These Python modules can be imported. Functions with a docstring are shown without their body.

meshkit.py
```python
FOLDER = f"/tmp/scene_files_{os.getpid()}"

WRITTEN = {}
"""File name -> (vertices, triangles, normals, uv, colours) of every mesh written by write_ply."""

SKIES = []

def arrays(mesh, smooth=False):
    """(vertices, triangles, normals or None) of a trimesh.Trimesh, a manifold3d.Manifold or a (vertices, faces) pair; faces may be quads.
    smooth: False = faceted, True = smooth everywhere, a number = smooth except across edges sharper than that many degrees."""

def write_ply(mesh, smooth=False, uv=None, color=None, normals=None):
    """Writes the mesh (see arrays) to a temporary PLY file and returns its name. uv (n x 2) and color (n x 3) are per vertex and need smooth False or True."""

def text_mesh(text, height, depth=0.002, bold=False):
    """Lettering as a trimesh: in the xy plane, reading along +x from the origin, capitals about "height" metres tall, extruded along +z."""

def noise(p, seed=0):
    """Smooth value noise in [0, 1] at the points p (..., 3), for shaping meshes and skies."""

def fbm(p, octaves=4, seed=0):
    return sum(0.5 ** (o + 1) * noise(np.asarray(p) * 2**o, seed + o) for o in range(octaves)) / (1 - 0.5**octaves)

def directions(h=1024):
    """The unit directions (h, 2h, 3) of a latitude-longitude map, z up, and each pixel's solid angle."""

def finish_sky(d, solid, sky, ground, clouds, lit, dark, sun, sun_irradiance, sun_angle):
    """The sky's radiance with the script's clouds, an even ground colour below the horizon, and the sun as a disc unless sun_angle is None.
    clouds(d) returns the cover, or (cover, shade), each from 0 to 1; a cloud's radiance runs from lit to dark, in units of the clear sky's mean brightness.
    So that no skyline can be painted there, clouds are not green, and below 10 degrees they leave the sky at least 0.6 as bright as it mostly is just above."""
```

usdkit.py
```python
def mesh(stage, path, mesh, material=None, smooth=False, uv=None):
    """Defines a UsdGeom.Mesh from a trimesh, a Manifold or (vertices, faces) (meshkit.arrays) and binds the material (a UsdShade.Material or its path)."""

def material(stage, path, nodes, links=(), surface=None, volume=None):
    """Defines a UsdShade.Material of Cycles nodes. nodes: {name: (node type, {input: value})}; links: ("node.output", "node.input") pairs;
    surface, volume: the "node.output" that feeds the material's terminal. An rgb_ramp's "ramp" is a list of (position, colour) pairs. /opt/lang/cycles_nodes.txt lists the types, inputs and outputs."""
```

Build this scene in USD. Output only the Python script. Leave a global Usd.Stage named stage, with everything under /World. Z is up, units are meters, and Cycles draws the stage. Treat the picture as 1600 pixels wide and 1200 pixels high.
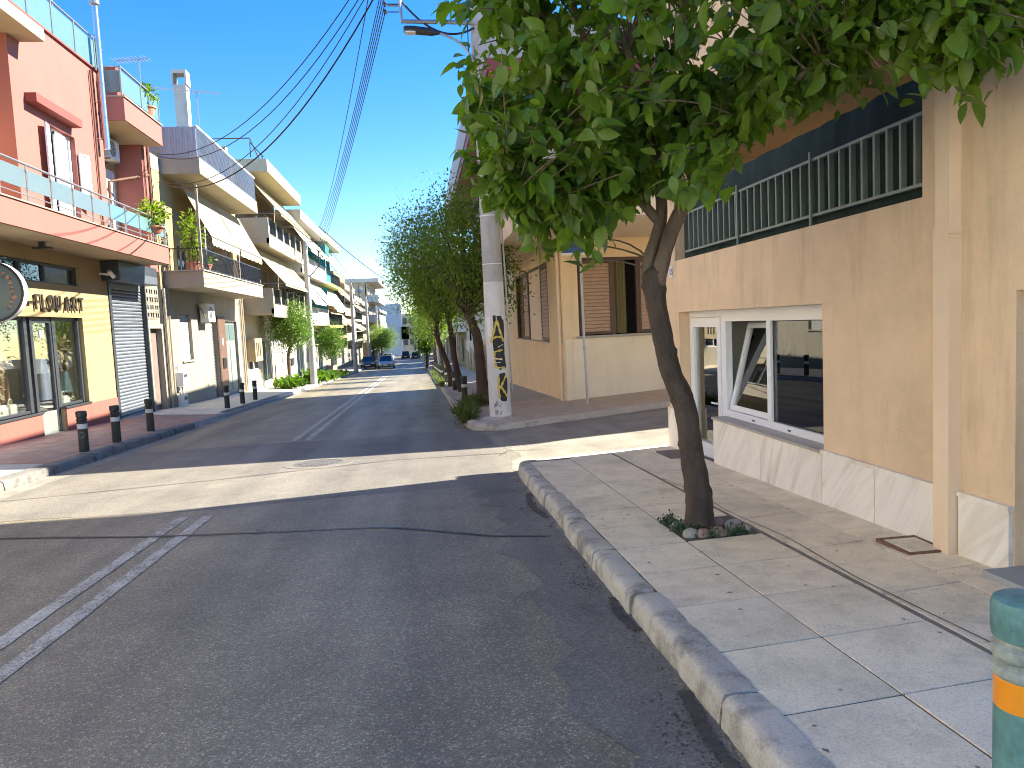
import math, random
import numpy as np, trimesh, usdkit, meshkit
from shapely.geometry import Polygon, box as sbox
from pxr import Usd, UsdGeom, UsdLux, UsdShade, Gf, Sdf

stage = Usd.Stage.CreateInMemory()
UsdGeom.SetStageUpAxis(stage, 'Z'); UsdGeom.SetStageMetersPerUnit(stage, 1.0)
UsdGeom.Xform.Define(stage, '/World'); UsdGeom.Scope.Define(stage, '/World/Looks')
R = random.Random(7)

# ------------------------------------------------------------------ camera, sky, sun, exposure
F_PX, ROLL, PITCH, YAW, CAM_H = 1180.0, math.radians(2.6), math.radians(4.62), math.radians(6.74), 1.7
SUN_EL, SUN_AZ = math.radians(38.0), math.radians(14.0)          # azimuth measured from +X towards +Y
SKY_STRENGTH, SUN_INTENSITY, EXPOSURE = 0.145, 1.05, 2.22
cam = UsdGeom.Camera.Define(stage, '/World/camera')
cam.CreateHorizontalApertureAttr(36.0); cam.CreateVerticalApertureAttr(27.0)
cam.CreateFocalLengthAttr(36.0 * F_PX / 1600); cam.CreateClippingRangeAttr(Gf.Vec2f(0.05, 5000)); cam.CreateExposureAttr(EXPOSURE)
fh, rh, up = np.array([math.sin(YAW), math.cos(YAW), 0]), np.array([math.cos(YAW), -math.sin(YAW), 0]), np.array([0, 0, 1.0])
fwd = math.cos(PITCH) * fh - math.sin(PITCH) * up; up0 = math.sin(PITCH) * fh + math.cos(PITCH) * up
c_, s_ = math.cos(ROLL), math.sin(ROLL)
rc, uc = c_ * rh - s_ * up0, s_ * rh + c_ * up0
cam.AddTransformOp().Set(Gf.Matrix4d(*rc, 0, *uc, 0, *(-fwd), 0, 0, 0, CAM_H, 1))
sun = np.array([math.cos(SUN_EL) * math.cos(SUN_AZ), math.cos(SUN_EL) * math.sin(SUN_AZ), math.sin(SUN_EL)])
sky_mat = usdkit.material(stage, '/World/Looks/sky', {
    'sky': ('sky_texture', {'sky_type': 'single_scattering', 'sun_disc': False, 'sun_elevation': SUN_EL, 'sun_rotation': math.atan2(sun[0], sun[1]), 'altitude': 200.0, 'air_density': 1.0, 'aerosol_density': 0.0, 'ozone_density': 3.0}), 'hs': ('hsv', {'hue': .510, 'saturation': 1.38, 'value': .485}),
    'bg': ('background_shader', {'strength': SKY_STRENGTH})}, [('sky.color', 'hs.color'), ('hs.color', 'bg.color')], surface='bg.background')
dome = UsdLux.DomeLight.Define(stage, '/World/sky')
UsdShade.MaterialBindingAPI.Apply(dome.GetPrim()).Bind(sky_mat)
dl = UsdLux.DistantLight.Define(stage, '/World/sun')
dl.CreateIntensityAttr(SUN_INTENSITY); dl.CreateAngleAttr(0.5); dl.CreateColorAttr(Gf.Vec3f(1.0, 0.93, 0.80)); dl.CreateNormalizeAttr(True)
sx = np.cross([0, 0, 1.0], sun); sx /= np.linalg.norm(sx); sy = np.cross(sun, sx)
dl.AddTransformOp().Set(Gf.Matrix4d(*sx, 0, *sy, 0, *sun, 0, 0, 0, 50, 1))

# ------------------------------------------------------------------ helpers: prims
used = {}
def numbered(path):
    n = used.get(path, 0); used[path] = n + 1
    return path if n == 0 else '%s_%03d' % (path, n)
base_of = {}
def tag(p, label=None, cat=None, group=None, kind=None):
    for k, v in (('label', label), ('category', cat), ('group', group), ('kind', kind)):
        if v: p.SetCustomDataByKey(k, v)
def thing(name, label, cat, at=(0, 0, 0), group=None, kind=None):
    path = numbered('/World/' + name)
    x = UsdGeom.Xform.Define(stage, path); x.AddTranslateOp().Set(Gf.Vec3d(*map(float, at)))
    tag(x.GetPrim(), label, cat, group, kind); base_of[path] = np.array(at, float)
    return path
def put(name, mb, mat, parent=None, label=None, smooth=False, **kw):
    """mb: MB or (v, f) in world coordinates -> one Mesh prim under parent (whose base is subtracted) or a top-level thing with its base at the mesh's foot"""
    v, f = mb.arrays() if isinstance(mb, MB) else (np.asarray(mb[0], float), np.asarray(mb[1], int))
    if parent:
        path, base = numbered(parent + '/' + name), base_of[parent]
    else:
        path = numbered('/World/' + name); base = np.array([*(v.min(0) + v.max(0))[:2] / 2, v[:, 2].min()])
    base_of[path] = base
    m = usdkit.mesh(stage, path, (v - base, f), M[mat], smooth=smooth)
    if not parent: m.AddTranslateOp().Set(Gf.Vec3d(*base))
    tag(m.GetPrim(), label, **kw)
    return path
def sub(name, mb, mat, part, thing_path, **kw):
    base_of[part] = base_of[thing_path]
    return put(name, mb, mat, part, **kw)
def copy_of(src, name, at, rotz=0.0, label=None, scale=1.0, group=None):
    path = numbered('/World/' + name); x = UsdGeom.Xform.Define(stage, path); p = x.GetPrim()
    p.GetReferences().AddInternalReference(src); 
    x.ClearXformOpOrder()
    x.AddTransformOp().Set(Gf.Matrix4d(*(np.diag([scale] * 3) @ [[math.cos(rotz), math.sin(rotz), 0], [-math.sin(rotz), math.cos(rotz), 0], [0, 0, 1]])[0], 0,
                                        *(np.diag([scale] * 3) @ [[math.cos(rotz), math.sin(rotz), 0], [-math.sin(rotz), math.cos(rotz), 0], [0, 0, 1]])[1], 0, 0, 0, scale, 0, *map(float, at), 1))
    was = stage.GetPrimAtPath(src).GetCustomData()
    tag(p, label or was.get('label'), was.get('category'), group or was.get('group')); p.SetInstanceable(True)
    return path

# ------------------------------------------------------------------ helpers: meshes
class Fr:
    """local wall frame: u along the wall, w out of it, z up"""
    def __init__(s, o, U, W): s.o, s.U, s.W = np.array(o, float), np.array(U, float), np.array(W, float)
    def __call__(s, u, w, z): return s.o + u * s.U + w * s.W + np.array([0, 0, z])
class MB:
    def __init__(s): s.V, s.F, s.n = [], [], 0
    def add(s, v, f):
        v, f = np.asarray(v, float), np.asarray(f, int)
        if f.shape[1] == 4: f = np.vstack([f[:, [0, 1, 2]], f[:, [0, 2, 3]]])
        s.V.append(v); s.F.append(f + s.n); s.n += len(v); return s
    def arrays(s): return np.vstack(s.V), np.vstack(s.F)
    def hexa(s, p):  # 8 corners: bottom 4 ccw, top 4
        return s.add(p, [[0, 3, 2, 1], [4, 5, 6, 7], [0, 1, 5, 4], [1, 2, 6, 5], [2, 3, 7, 6], [3, 0, 4, 7]])
    def box(s, x0, x1, y0, y1, z0, z1):
        return s.hexa([[x0, y0, z0], [x1, y0, z0], [x1, y1, z0], [x0, y1, z0], [x0, y0, z1], [x1, y0, z1], [x1, y1, z1], [x0, y1, z1]])
    def fbox(s, fr, u0, u1, w0, w1, z0, z1):
        p = [fr(u0, w0, z0), fr(u1, w0, z0), fr(u1, w1, z0), fr(u0, w1, z0), fr(u0, w0, z1), fr(u1, w0, z1), fr(u1, w1, z1), fr(u0, w1, z1)]
        if np.cross(fr.U, fr.W)[2] < 0: p = [p[i] for i in (1, 0, 3, 2, 5, 4, 7, 6)]
        return s.hexa(p)
    def cham(s, x0, x1, y0, y1, z0, z1, c):  # box with chamfered top edges
        b = [[x0, y0], [x1, y0], [x1, y1], [x0, y1]]; t = [[x0 + c, y0 + c], [x1 - c, y0 + c], [x1 - c, y1 - c], [x0 + c, y1 - c]]
        return s.rings([[(*q, z0) for q in b], [(*q, z1 - c) for q in b], [(*q, z1) for q in t]])
    def rings(s, rs, caps=True, close=True):
        rs = [np.asarray(r, float) for r in rs]; k = len(rs[0]); v = np.vstack(rs); f = []
        for i in range(len(rs) - 1):
            for j in range(k if close else k - 1):
                a, b = i * k + j, i * k + (j + 1) % k
                f += [[a, b, b + k], [a, b + k, a + k]]
        if caps and close:
            for off, flip in ((0, True), ((len(rs) - 1) * k, False)):
                for j in range(1, k - 1):
                    t = [off, off + j, off + j + 1]; f.append(t[::-1] if flip else t)
        return s.add(v, f)
    def tube(s, pts, r, n=8, caps=True):
        p = np.asarray(pts, float); r = np.broadcast_to(r, len(p)); t = np.gradient(p, axis=0); t /= np.linalg.norm(t, axis=1)[:, None]
        ref = np.array([0, 0, 1.0]) if abs(t[0][2]) < .9 else np.array([1.0, 0, 0]); rs = []
        a = np.cross(ref, t[0]); a /= np.linalg.norm(a)
        for i in range(len(p)):
            a = a - t[i] * (a @ t[i]); a /= np.linalg.norm(a); b = np.cross(t[i], a)
            ang = np.arange(n) * 2 * np.pi / n
            rs.append(p[i] + r[i] * (np.cos(ang)[:, None] * a + np.sin(ang)[:, None] * b))
        return s.rings(rs, caps)
    def lathe(s, c, prof, n=24, axis=None):
        ang = np.arange(n) * 2 * np.pi / n
        rs = [np.stack([c[0] + r * np.cos(ang), c[1] + r * np.sin(ang), np.full(n, c[2] + z)], 1) for r, z in prof]
        return s.rings(rs)
    def poly(s, fr, poly, w0, w1):  # polygon in (u, z) extruded along w
        m = trimesh.creation.extrude_polygon(poly, abs(w1 - w0), engine='earcut')
        v = np.array([fr(p[0], min(w0, w1) + p[2], p[1]) for p in m.vertices]); f = np.array(m.faces)
        if np.dot(np.cross(fr.U, [0, 0, 1.0]), fr.W) < 0: f = f[:, ::-1]
        return s.add(v, f)
    def prism(s, pts, ztop, depth):  # plan polygon with a top following ztop(x, y)
        v2, f = trimesh.creation.triangulate_polygon(Polygon(pts), engine='earcut'); v2 = np.asarray(v2)[:, :2]
        s.add([(x, y, ztop(x, y)) for x, y in v2], f)
        p = np.asarray(pts, float); n = len(p)
        if Polygon(pts).exterior.is_ccw is False: p = p[::-1]
        t = [(x, y, ztop(x, y)) for x, y in p]; b = [(x, y, z - depth) for x, y, z in t]
        return s.add(b + t, [[i, (i + 1) % n, n + (i + 1) % n, n + i] for i in range(n)])
    def grid(s, xs, ys, zf):
        g = np.array([[(x, y, zf(x, y)) for x in xs] for y in ys]); k = len(xs)
        f = [[i * k + j, i * k + j + 1, (i + 1) * k + j + 1, (i + 1) * k + j] for i in range(len(ys) - 1) for j in range(k - 1)]
        return s.add(g.reshape(-1, 3), f)
def gz(y):
    return -0.034 * y if y < 60 else (-2.04 - 0.029 * (y - 60) if y < 200 else -6.1 - 0.012 * (y - 200))
def cx(y): return -0.0065 * (y - 15) if y > 15 else 0.0
def side_rise(x): return 0.05 * max(0.0, x - 1.5)
def quad_bez(a, b, c, n=10): 
    a, b, c = map(np.array, (a, b, c)); return [(1 - t) ** 2 * a + 2 * t * (1 - t) * b + t * t * c for t in np.linspace(0, 1, n)]
def sag(a, b, d, n=18):
    a, b = np.array(a, float), np.array(b, float); return [a + (b - a) * t - np.array([0, 0, 4 * d * t * (1 - t)]) for t in np.linspace(0, 1, n)]

# ------------------------------------------------------------------ materials
M = {}
def paint(name, col, rough=.6, var=.10, scale=1.5, fine=40, bump=0.0, bscale=120, metal=0.0, spec=.5, stain=0.0, stretch=None):
    col = np.array(col, float)
    n = {'g': ('geometry', {}), 'n1': ('noise_texture', {'scale': scale, 'detail': 5.0, 'roughness': .65}), 'n2': ('noise_texture', {'scale': float(fine), 'detail': 3.0}),
         'r1': ('rgb_ramp', {'ramp': [(.3, col * (1 - var)), (.7, np.minimum(col * (1 + var), .95))]}), 'r2': ('rgb_ramp', {'ramp': [(.3, np.full(3, 1 - var * .7)), (.7, np.ones(3))]}),
         'm': ('mix', {'mix_type': 'multiply', 'fac': 1.0}), 'p': ('principled_bsdf', {'roughness': rough, 'metallic': metal, 'specular_ior_level': spec})}
    l = [('n1.fac', 'r1.fac'), ('n2.fac', 'r2.fac'), ('r1.color', 'm.color1'), ('r2.color', 'm.color2')]
    if stretch is not None:
        n['map'] = ('mapping', {'scale': stretch}); l += [('g.position', 'map.vector'), ('map.vector', 'n1.vector'), ('g.position', 'n2.vector')]
    else: l += [('g.position', 'n1.vector'), ('g.position', 'n2.vector')]
    last = 'm.color'
    if stain > 0:
        n.update({'ms': ('mapping', {'scale': (2.2, 2.2, .35)}), 'n3': ('noise_texture', {'scale': 1.3, 'detail': 6.0, 'roughness': .7}), 'r3': ('rgb_ramp', {'ramp': [(.5, (1, 1, 1)), (.75, (1 - stain, 1 - stain, 1 - stain * 1.1))]}), 'mm': ('mix', {'mix_type': 'multiply', 'fac': 1.0})})
        l += [('g.position', 'ms.vector'), ('ms.vector', 'n3.vector'), ('n3.fac', 'r3.fac'), ('m.color', 'mm.color1'), ('r3.color', 'mm.color2')]; last = 'mm.color'
    l.append((last, 'p.base_color'))
    if bump > 0:
        n.update({'n4': ('noise_texture', {'scale': float(bscale), 'detail': 4.0, 'roughness': .7}), 'b': ('bump', {'strength': bump, 'distance': .01})})
        l += [('g.position', 'n4.vector'), ('n4.fac', 'b.height'), ('b.normal', 'p.normal')]
    M[name] = usdkit.material(stage, '/World/Looks/' + name, n, l, surface='p.BSDF')
def asphalt(name, lo, hi, speck, rough):
    lo, hi = np.array(lo), np.array(hi)
    n = {'g': ('geometry', {}), 'a': ('noise_texture', {'scale': .8, 'detail': 10.0, 'roughness': .74}), 'mp': ('mapping', {'scale': (1.6, .12, 1)}), 'w': ('noise_texture', {'scale': 1.0, 'detail': 3.0}),
         'v': ('voronoi_texture', {'scale': 110.0}), 'v2': ('noise_texture', {'scale': 60.0, 'detail': 4.0, 'roughness': .8}),
         'r': ('rgb_ramp', {'ramp': [(.3, lo), (.5, (lo + hi) / 2), (.72, hi)]}), 'rw': ('rgb_ramp', {'ramp': [(.35, (.82, .82, .84)), (.65, (1.12, 1.1, 1.07))]}),
         'sv': ('separate_color', {}), 'rv': ('rgb_ramp', {'ramp': [(.0, (.62, .62, .62)), (.55, (.95, .95, .95)), (.86, (1.1, 1.1, 1.1)), (.94, (speck, speck, speck * .97))]}),
         'rn': ('rgb_ramp', {'ramp': [(.3, (.75, .75, .75)), (.7, (1.2, 1.2, 1.2))]}),
         'm1': ('mix', {'mix_type': 'multiply', 'fac': 1.0}), 'm2': ('mix', {'mix_type': 'multiply', 'fac': 1.0}), 'm3': ('mix', {'mix_type': 'multiply', 'fac': 1.0}),
         'rr': ('map_range', {'from_min': .3, 'from_max': .7, 'to_min': rough + .08, 'to_max': rough - .06}),
         'b': ('bump', {'strength': .55, 'distance': .006}), 'ad': ('math', {'math_type': 'add'}), 'p': ('principled_bsdf', {'specular_ior_level': .5}), 'st': ('noise_texture', {'scale': 1.15, 'detail': 8.0, 'roughness': .62, 'distortion': .3}), 'rs': ('rgb_ramp', {'ramp': [(.30, (1.16, 1.15, 1.13)), (.45, (1, 1, 1)), (.60, (.97, .97, .97)), (.68, (.74, .74, .74))]}), 'm4': ('mix', {'mix_type': 'multiply', 'fac': 1.0})}
    l = [('g.position', 'st.vector'), ('st.fac', 'rs.fac'), ('m3.color', 'm4.color1'), ('rs.color', 'm4.color2'), ('g.position', 'a.vector'), ('g.position', 'mp.vector'), ('mp.vector', 'w.vector'), ('g.position', 'v.vector'), ('g.position', 'v2.vector'), ('a.fac', 'r.fac'), ('w.fac', 'rw.fac'),
         ('v.color', 'sv.color'), ('sv.r', 'rv.fac'), ('v2.fac', 'rn.fac'), ('r.color', 'm1.color1'), ('rw.color', 'm1.color2'), ('m1.color', 'm2.color1'), ('rv.color', 'm2.color2'), ('m2.color', 'm3.color1'), ('rn.color', 'm3.color2'),
         ('m4.color', 'p.base_color'), ('w.fac', 'rr.value'), ('rr.result', 'p.roughness'), ('v2.fac', 'ad.value1'), ('v.distance', 'ad.value2'), ('ad.value', 'b.height'), ('b.normal', 'p.normal')]
    M[name] = usdkit.material(stage, '/World/Looks/' + name, n, l, surface='p.BSDF')
def glass(name, tint=(.9, .95, .93), ior=1.5, boost=1.0, rough=.0):
    n = {'t': ('transparent_bsdf', {'color': tint}), 'gl': ('glossy_bsdf', {'color': (1, 1, 1), 'roughness': rough}), 'fr': ('fresnel', {'IOR': ior}), 'mu': ('math', {'math_type': 'multiply', 'value2': boost, 'use_clamp': True}), 'x': ('mix_closure', {})}
    M[name] = usdkit.material(stage, '/World/Looks/' + name, n, [('fr.fac', 'mu.value1'), ('mu.value', 'x.fac'), ('t.BSDF', 'x.closure1'), ('gl.BSDF', 'x.closure2')], surface='x.closure')
def leafmat(name, a, b, rough=.38, trans=.3):
    a, b = np.array(a), np.array(b)
    n = {'g': ('geometry', {}), 'o': ('noise_texture', {'scale': 3.2, 'detail': 3.0}), 'mr': ('math', {'math_type': 'multiply_add', 'value2': .55, 'value3': 0.0}), 'm2': ('math', {'math_type': 'multiply_add', 'value2': .6, 'value3': .0}), 'ad': ('math', {'math_type': 'add'}),
         'r': ('rgb_ramp', {'ramp': [(.15, a), (.5, (a + b) / 2), (.82, b), (.97, b * [1.25, 1.0, .9])]}), 'p': ('principled_bsdf', {'roughness': rough, 'specular_ior_level': .5}), 'tr': ('translucent_bsdf', {}), 'tc': ('mix', {'mix_type': 'multiply', 'fac': 1.0, 'color2': (1.6, 1.9, .5)}), 'x': ('mix_closure', {'fac': trans})}
    l = [('g.position', 'o.vector'), ('g.random_per_island', 'mr.value1'), ('o.fac', 'm2.value1'), ('mr.value', 'ad.value1'), ('m2.value', 'ad.value2'), ('ad.value', 'r.fac'), ('r.color', 'p.base_color'), ('r.color', 'tc.color1'), ('tc.color', 'tr.color'), ('p.BSDF', 'x.closure1'), ('tr.BSDF', 'x.closure2')]
    M[name] = usdkit.material(stage, '/World/Looks/' + name, n, l, surface='x.closure')
asphalt('asphalt', (.178, .152, .104), (.305, .262, .185), 2.0, .52)
asphalt('asphalt_old_sunlit', (.16, .146, .122), (.235, .217, .18), 1.5, .62)  # sunlit-road tone put into the colour; also serves the older kerb patch
asphalt('concrete_street', (.20, .187, .152), (.37, .343, .275), 1.15, .8)
paint('asphalt_seal', (.045, .045, .047), .45, .25, 6, 60, .3, 90)
paint('ground', (.2, .19, .17), .9, .2)
def worn_line():
    n = {'g': ('geometry', {}), 'mp': ('mapping', {'scale': (1, .35, 1)}), 'a': ('noise_texture', {'scale': 26.0, 'detail': 6.0, 'roughness': .8}), 'b2': ('noise_texture', {'scale': 3.1, 'detail': 6.0, 'roughness': .7}), 'v': ('voronoi_texture', {'scale': 110.0}), 'sv': ('separate_color', {}), 'ad': ('math', {'math_type': 'add'}), 'a2': ('math', {'math_type': 'multiply_add', 'value2': .22}), 'r': ('rgb_ramp', {'ramp': [(.46, (.19, .165, .12)), (.53, (.33, .30, .24)), (.64, (.60, .56, .48))]}), 'h': ('math', {'math_type': 'multiply', 'value2': .46}), 'p': ('principled_bsdf', {'roughness': .65}), 'bu': ('bump', {'strength': .5, 'distance': .006})}
    M['road_paint'] = usdkit.material(stage, '/World/Looks/road_paint', n, [('g.position', 'mp.vector'), ('mp.vector', 'a.vector'), ('g.position', 'b2.vector'), ('g.position', 'v.vector'), ('v.color', 'sv.color'), ('a.fac', 'ad.value1'), ('b2.fac', 'ad.value2'), ('ad.value', 'h.value1'), ('sv.r', 'a2.value1'), ('h.value', 'a2.value3'), ('a2.value', 'r.fac'), ('r.color', 'p.base_color'), ('a.fac', 'bu.height'), ('bu.normal', 'p.normal')], surface='p.BSDF')
worn_line()
def concrete(name, col, seed, rough=.82, dirt=.20, spots=True):
    col = np.array(col, float); off = (seed * 3.7, seed * 1.9, 0)
    n = {'g': ('geometry', {}), 'mp': ('mapping', {'location': off}), 'a': ('noise_texture', {'scale': 1.3, 'detail': 7.0, 'roughness': .7}), 'b': ('noise_texture', {'scale': 3.6, 'detail': 9.0, 'roughness': .74, 'distortion': .2}), 'c': ('noise_texture', {'scale': 95.0, 'detail': 3.0}), 'v': ('voronoi_texture', {'scale': 4.2}), 'v2': ('noise_texture', {'scale': 24.0, 'detail': 2.0}),
         'ra': ('rgb_ramp', {'ramp': [(.28, col * .80), (.5, col), (.72, col * 1.10)]}), 'rb': ('rgb_ramp', {'ramp': [(.36, np.full(3, 1 - dirt)), (.52, np.full(3, .97)), (.7, np.ones(3) * 1.05)]}), 'rc': ('rgb_ramp', {'ramp': [(.25, np.full(3, .72)), (.5, np.ones(3)), (.8, np.full(3, 1.08))]}),
         'rv': ('rgb_ramp', {'ramp': [(.045, np.full(3, .42)), (.07, np.ones(3))]}), 'm1': ('mix', {'mix_type': 'multiply', 'fac': 1.0}), 'm2': ('mix', {'mix_type': 'multiply', 'fac': 1.0}), 'm3': ('mix', {'mix_type': 'multiply', 'fac': .8 if spots else 0.0}), 'ad': ('math', {'math_type': 'add'}), 'bu': ('bump', {'strength': .35, 'distance': .006}), 'p': ('principled_bsdf', {'roughness': rough, 'specular_ior_level': .35})}
    l = [('g.position', 'mp.vector'), ('mp.vector', 'a.vector'), ('mp.vector', 'b.vector'), ('g.position', 'c.vector'), ('g.position', 'v.vector'), ('g.position', 'v2.vector'), ('a.fac', 'ra.fac'), ('b.fac', 'rb.fac'), ('c.fac', 'rc.fac'), ('v.distance', 'rv.fac'), ('ra.color', 'm1.color1'), ('rb.color', 'm1.color2'), ('m1.color', 'm2.color1'), ('rc.color', 'm2.color2'), ('m2.color', 'm3.color1'), ('rv.color', 'm3.color2'), ('m3.color', 'p.base_color'), ('b.fac', 'ad.value1'), ('c.fac', 'ad.value2'), ('ad.value', 'bu.height'), ('bu.normal', 'p.normal')]
    M[name] = usdkit.material(stage, '/World/Looks/' + name, n, l, surface='p.BSDF')
for i, c in enumerate([(.85, .73, .515), (.88, .755, .54), (.78, .675, .485), (.87, .735, .52)]): concrete('slab%d' % i, c, i)
concrete('screed', (.83, .71, .50), 7, dirt=.24)
paint('screed_dark', (.24, .20, .155), .95, .3, 8, 80); paint('joint', (.13, .11, .085), .95, .3, 8, 80)
concrete('kerb_stone', (.50, .46, .385), 11, .9, .55, False); concrete('kerb_shaded', (.20, .19, .17), 12, .9, .55, False)  # second tone is a darker copy, shade of the left kerb in its colour
for i, c in enumerate([(.33, .19, .16), (.36, .23, .19), (.30, .20, .175)]): paint('red_tile%d' % i, c, .75, .2, 3, 50, .15, 60)
for i, c in enumerate([(.44, .36, .28), (.48, .40, .31), (.40, .33, .265)]): paint('tan_tile%d' % i, c, .75, .15, 3, 50, .15, 60)
paint('pave_grey', (.42, .40, .37), .85, .18, 1.5, 40, .2, 50)
paint('tan_stucco', (.80, .585, .37), .9, .11, 1.3, 90, .6, 90, stain=.28)
paint('tan_trim', (.80, .60, .40), .7, .05, 1.5, 60, .08, 90)
paint('peach_stucco', (.86, .65, .39), .9, .06, 1.0, 70, .25, 120, stain=.08)
paint('peach_light', (.84, .69, .48), .9, .06, 1.0, 70, .2, 120, stain=.08)
def marble(name, ang, off):
    n = {'g': ('geometry', {}), 'm0': ('mapping', {'rotation': (ang, 0, 0), 'location': (0, off, off * .7)}), 'mp': ('mapping', {'scale': (1, 1.0, .13)}), 'a': ('noise_texture', {'scale': 13.0, 'detail': 8.0, 'roughness': .7, 'distortion': .5}), 'b': ('noise_texture', {'scale': 3.2, 'detail': 5.0, 'distortion': 1.5}),
         'r': ('rgb_ramp', {'ramp': [(.28, (.66, .60, .52)), (.42, (.80, .735, .64)), (.52, (.86, .80, .70)), (.75, (.88, .83, .74))]}), 'r2': ('rgb_ramp', {'ramp': [(.36, (.84, .81, .76)), (.5, (1, 1, 1)), (.8, (.98, .97, .95))]}), 'm': ('mix', {'mix_type': 'multiply', 'fac': .8}), 'p': ('principled_bsdf', {'roughness': .42})}
    M[name] = usdkit.material(stage, '/World/Looks/' + name, n, [('g.position', 'm0.vector'), ('m0.vector', 'mp.vector'), ('mp.vector', 'a.vector'), ('mp.vector', 'b.vector'), ('a.fac', 'r.fac'), ('b.fac', 'r2.fac'), ('r.color', 'm.color1'), ('r2.color', 'm.color2'), ('m.color', 'p.base_color')], surface='p.BSDF')
marble('marble', -.55, 0); marble('marble1', -.75, 7.3); marble('marble2', -.42, 15.1); marble('marble3', -.66, 23.7)
paint('marble_edge', (.42, .38, .33), .5, .15, 3, 40)
paint('upvc', (.80, .80, .80), .35, .03, 2, 50)
paint('gasket', (.03, .03, .03), .5, .1)
paint('room_white', (.85, .83, .78), .9, .04); paint('room_floor', (.66, .63, .57), .6, .1)
paint('shop_wall', (.30, .29, .27), .9, .1)
paint('metal_grey', (.35, .35, .35), .4, .1, metal=.7); paint('metal_dark', (.035, .035, .038), .45, .15); paint('steel', (.62, .62, .62), .25, .08, metal=1.0)
paint('black_plastic', (.02, .02, .02), .4, .1); paint('cable', (.015, .013, .02), .6, .1)
paint('green_paint', (.13, .29, .265), .5, .28, 7, 40, .15, 60, stain=.5); paint('green_worn', (.36, .40, .35), .5, .4, 9, 40, .2, 50); paint('orange_band', (.85, .30, .015), .35, .05, 3, 40)
paint('bollard_dark', (.022, .032, .028), .35, .25, 5, 40); paint('band_white', (.62, .62, .58), .5, .15, 6)
paint('rail_dark_green', (.05, .085, .085), .4, .1); paint('rail_white', (.17, .215, .19), .28, .1, 3); paint('green_cloth', (.016, .036, .029), .9, .2, 5, 120, .1, 200)
paint('pole_concrete', (.44, .425, .40), .9, .13, 2.5, 60, .35, 80, stain=.25); paint('pole_white', (.66, .65, .62), .8, .10, 3, 50, .25, 60, stain=.3)
paint('spray_black', (.025, .024, .024), .7, .3, 8, 50); paint('spray_yellow', (.66, .50, .09), .6, .2, 10, 60); paint('spray_white', (.7, .7, .68), .6, .1)
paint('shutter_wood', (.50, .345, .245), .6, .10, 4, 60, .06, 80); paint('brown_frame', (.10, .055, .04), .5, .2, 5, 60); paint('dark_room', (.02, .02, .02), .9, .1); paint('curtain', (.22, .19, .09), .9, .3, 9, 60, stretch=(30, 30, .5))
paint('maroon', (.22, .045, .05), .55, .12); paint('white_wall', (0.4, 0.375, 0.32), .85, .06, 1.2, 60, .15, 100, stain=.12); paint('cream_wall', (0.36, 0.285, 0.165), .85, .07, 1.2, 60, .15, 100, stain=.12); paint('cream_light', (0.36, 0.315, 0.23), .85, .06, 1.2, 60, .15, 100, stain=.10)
paint('bright_wall', (.84, .79, .68), .85, .06, 1.2, 60, .15, 100, stain=.12); paint('soffit', (.52, .42, .28), .9, .06); paint('white_shop_paint', (0.3, 0.272, 0.21), .85, .08, 1.4, 60, .15, 100, stain=.22)  # first paint is brightened for the unseen house, to bounce light
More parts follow.
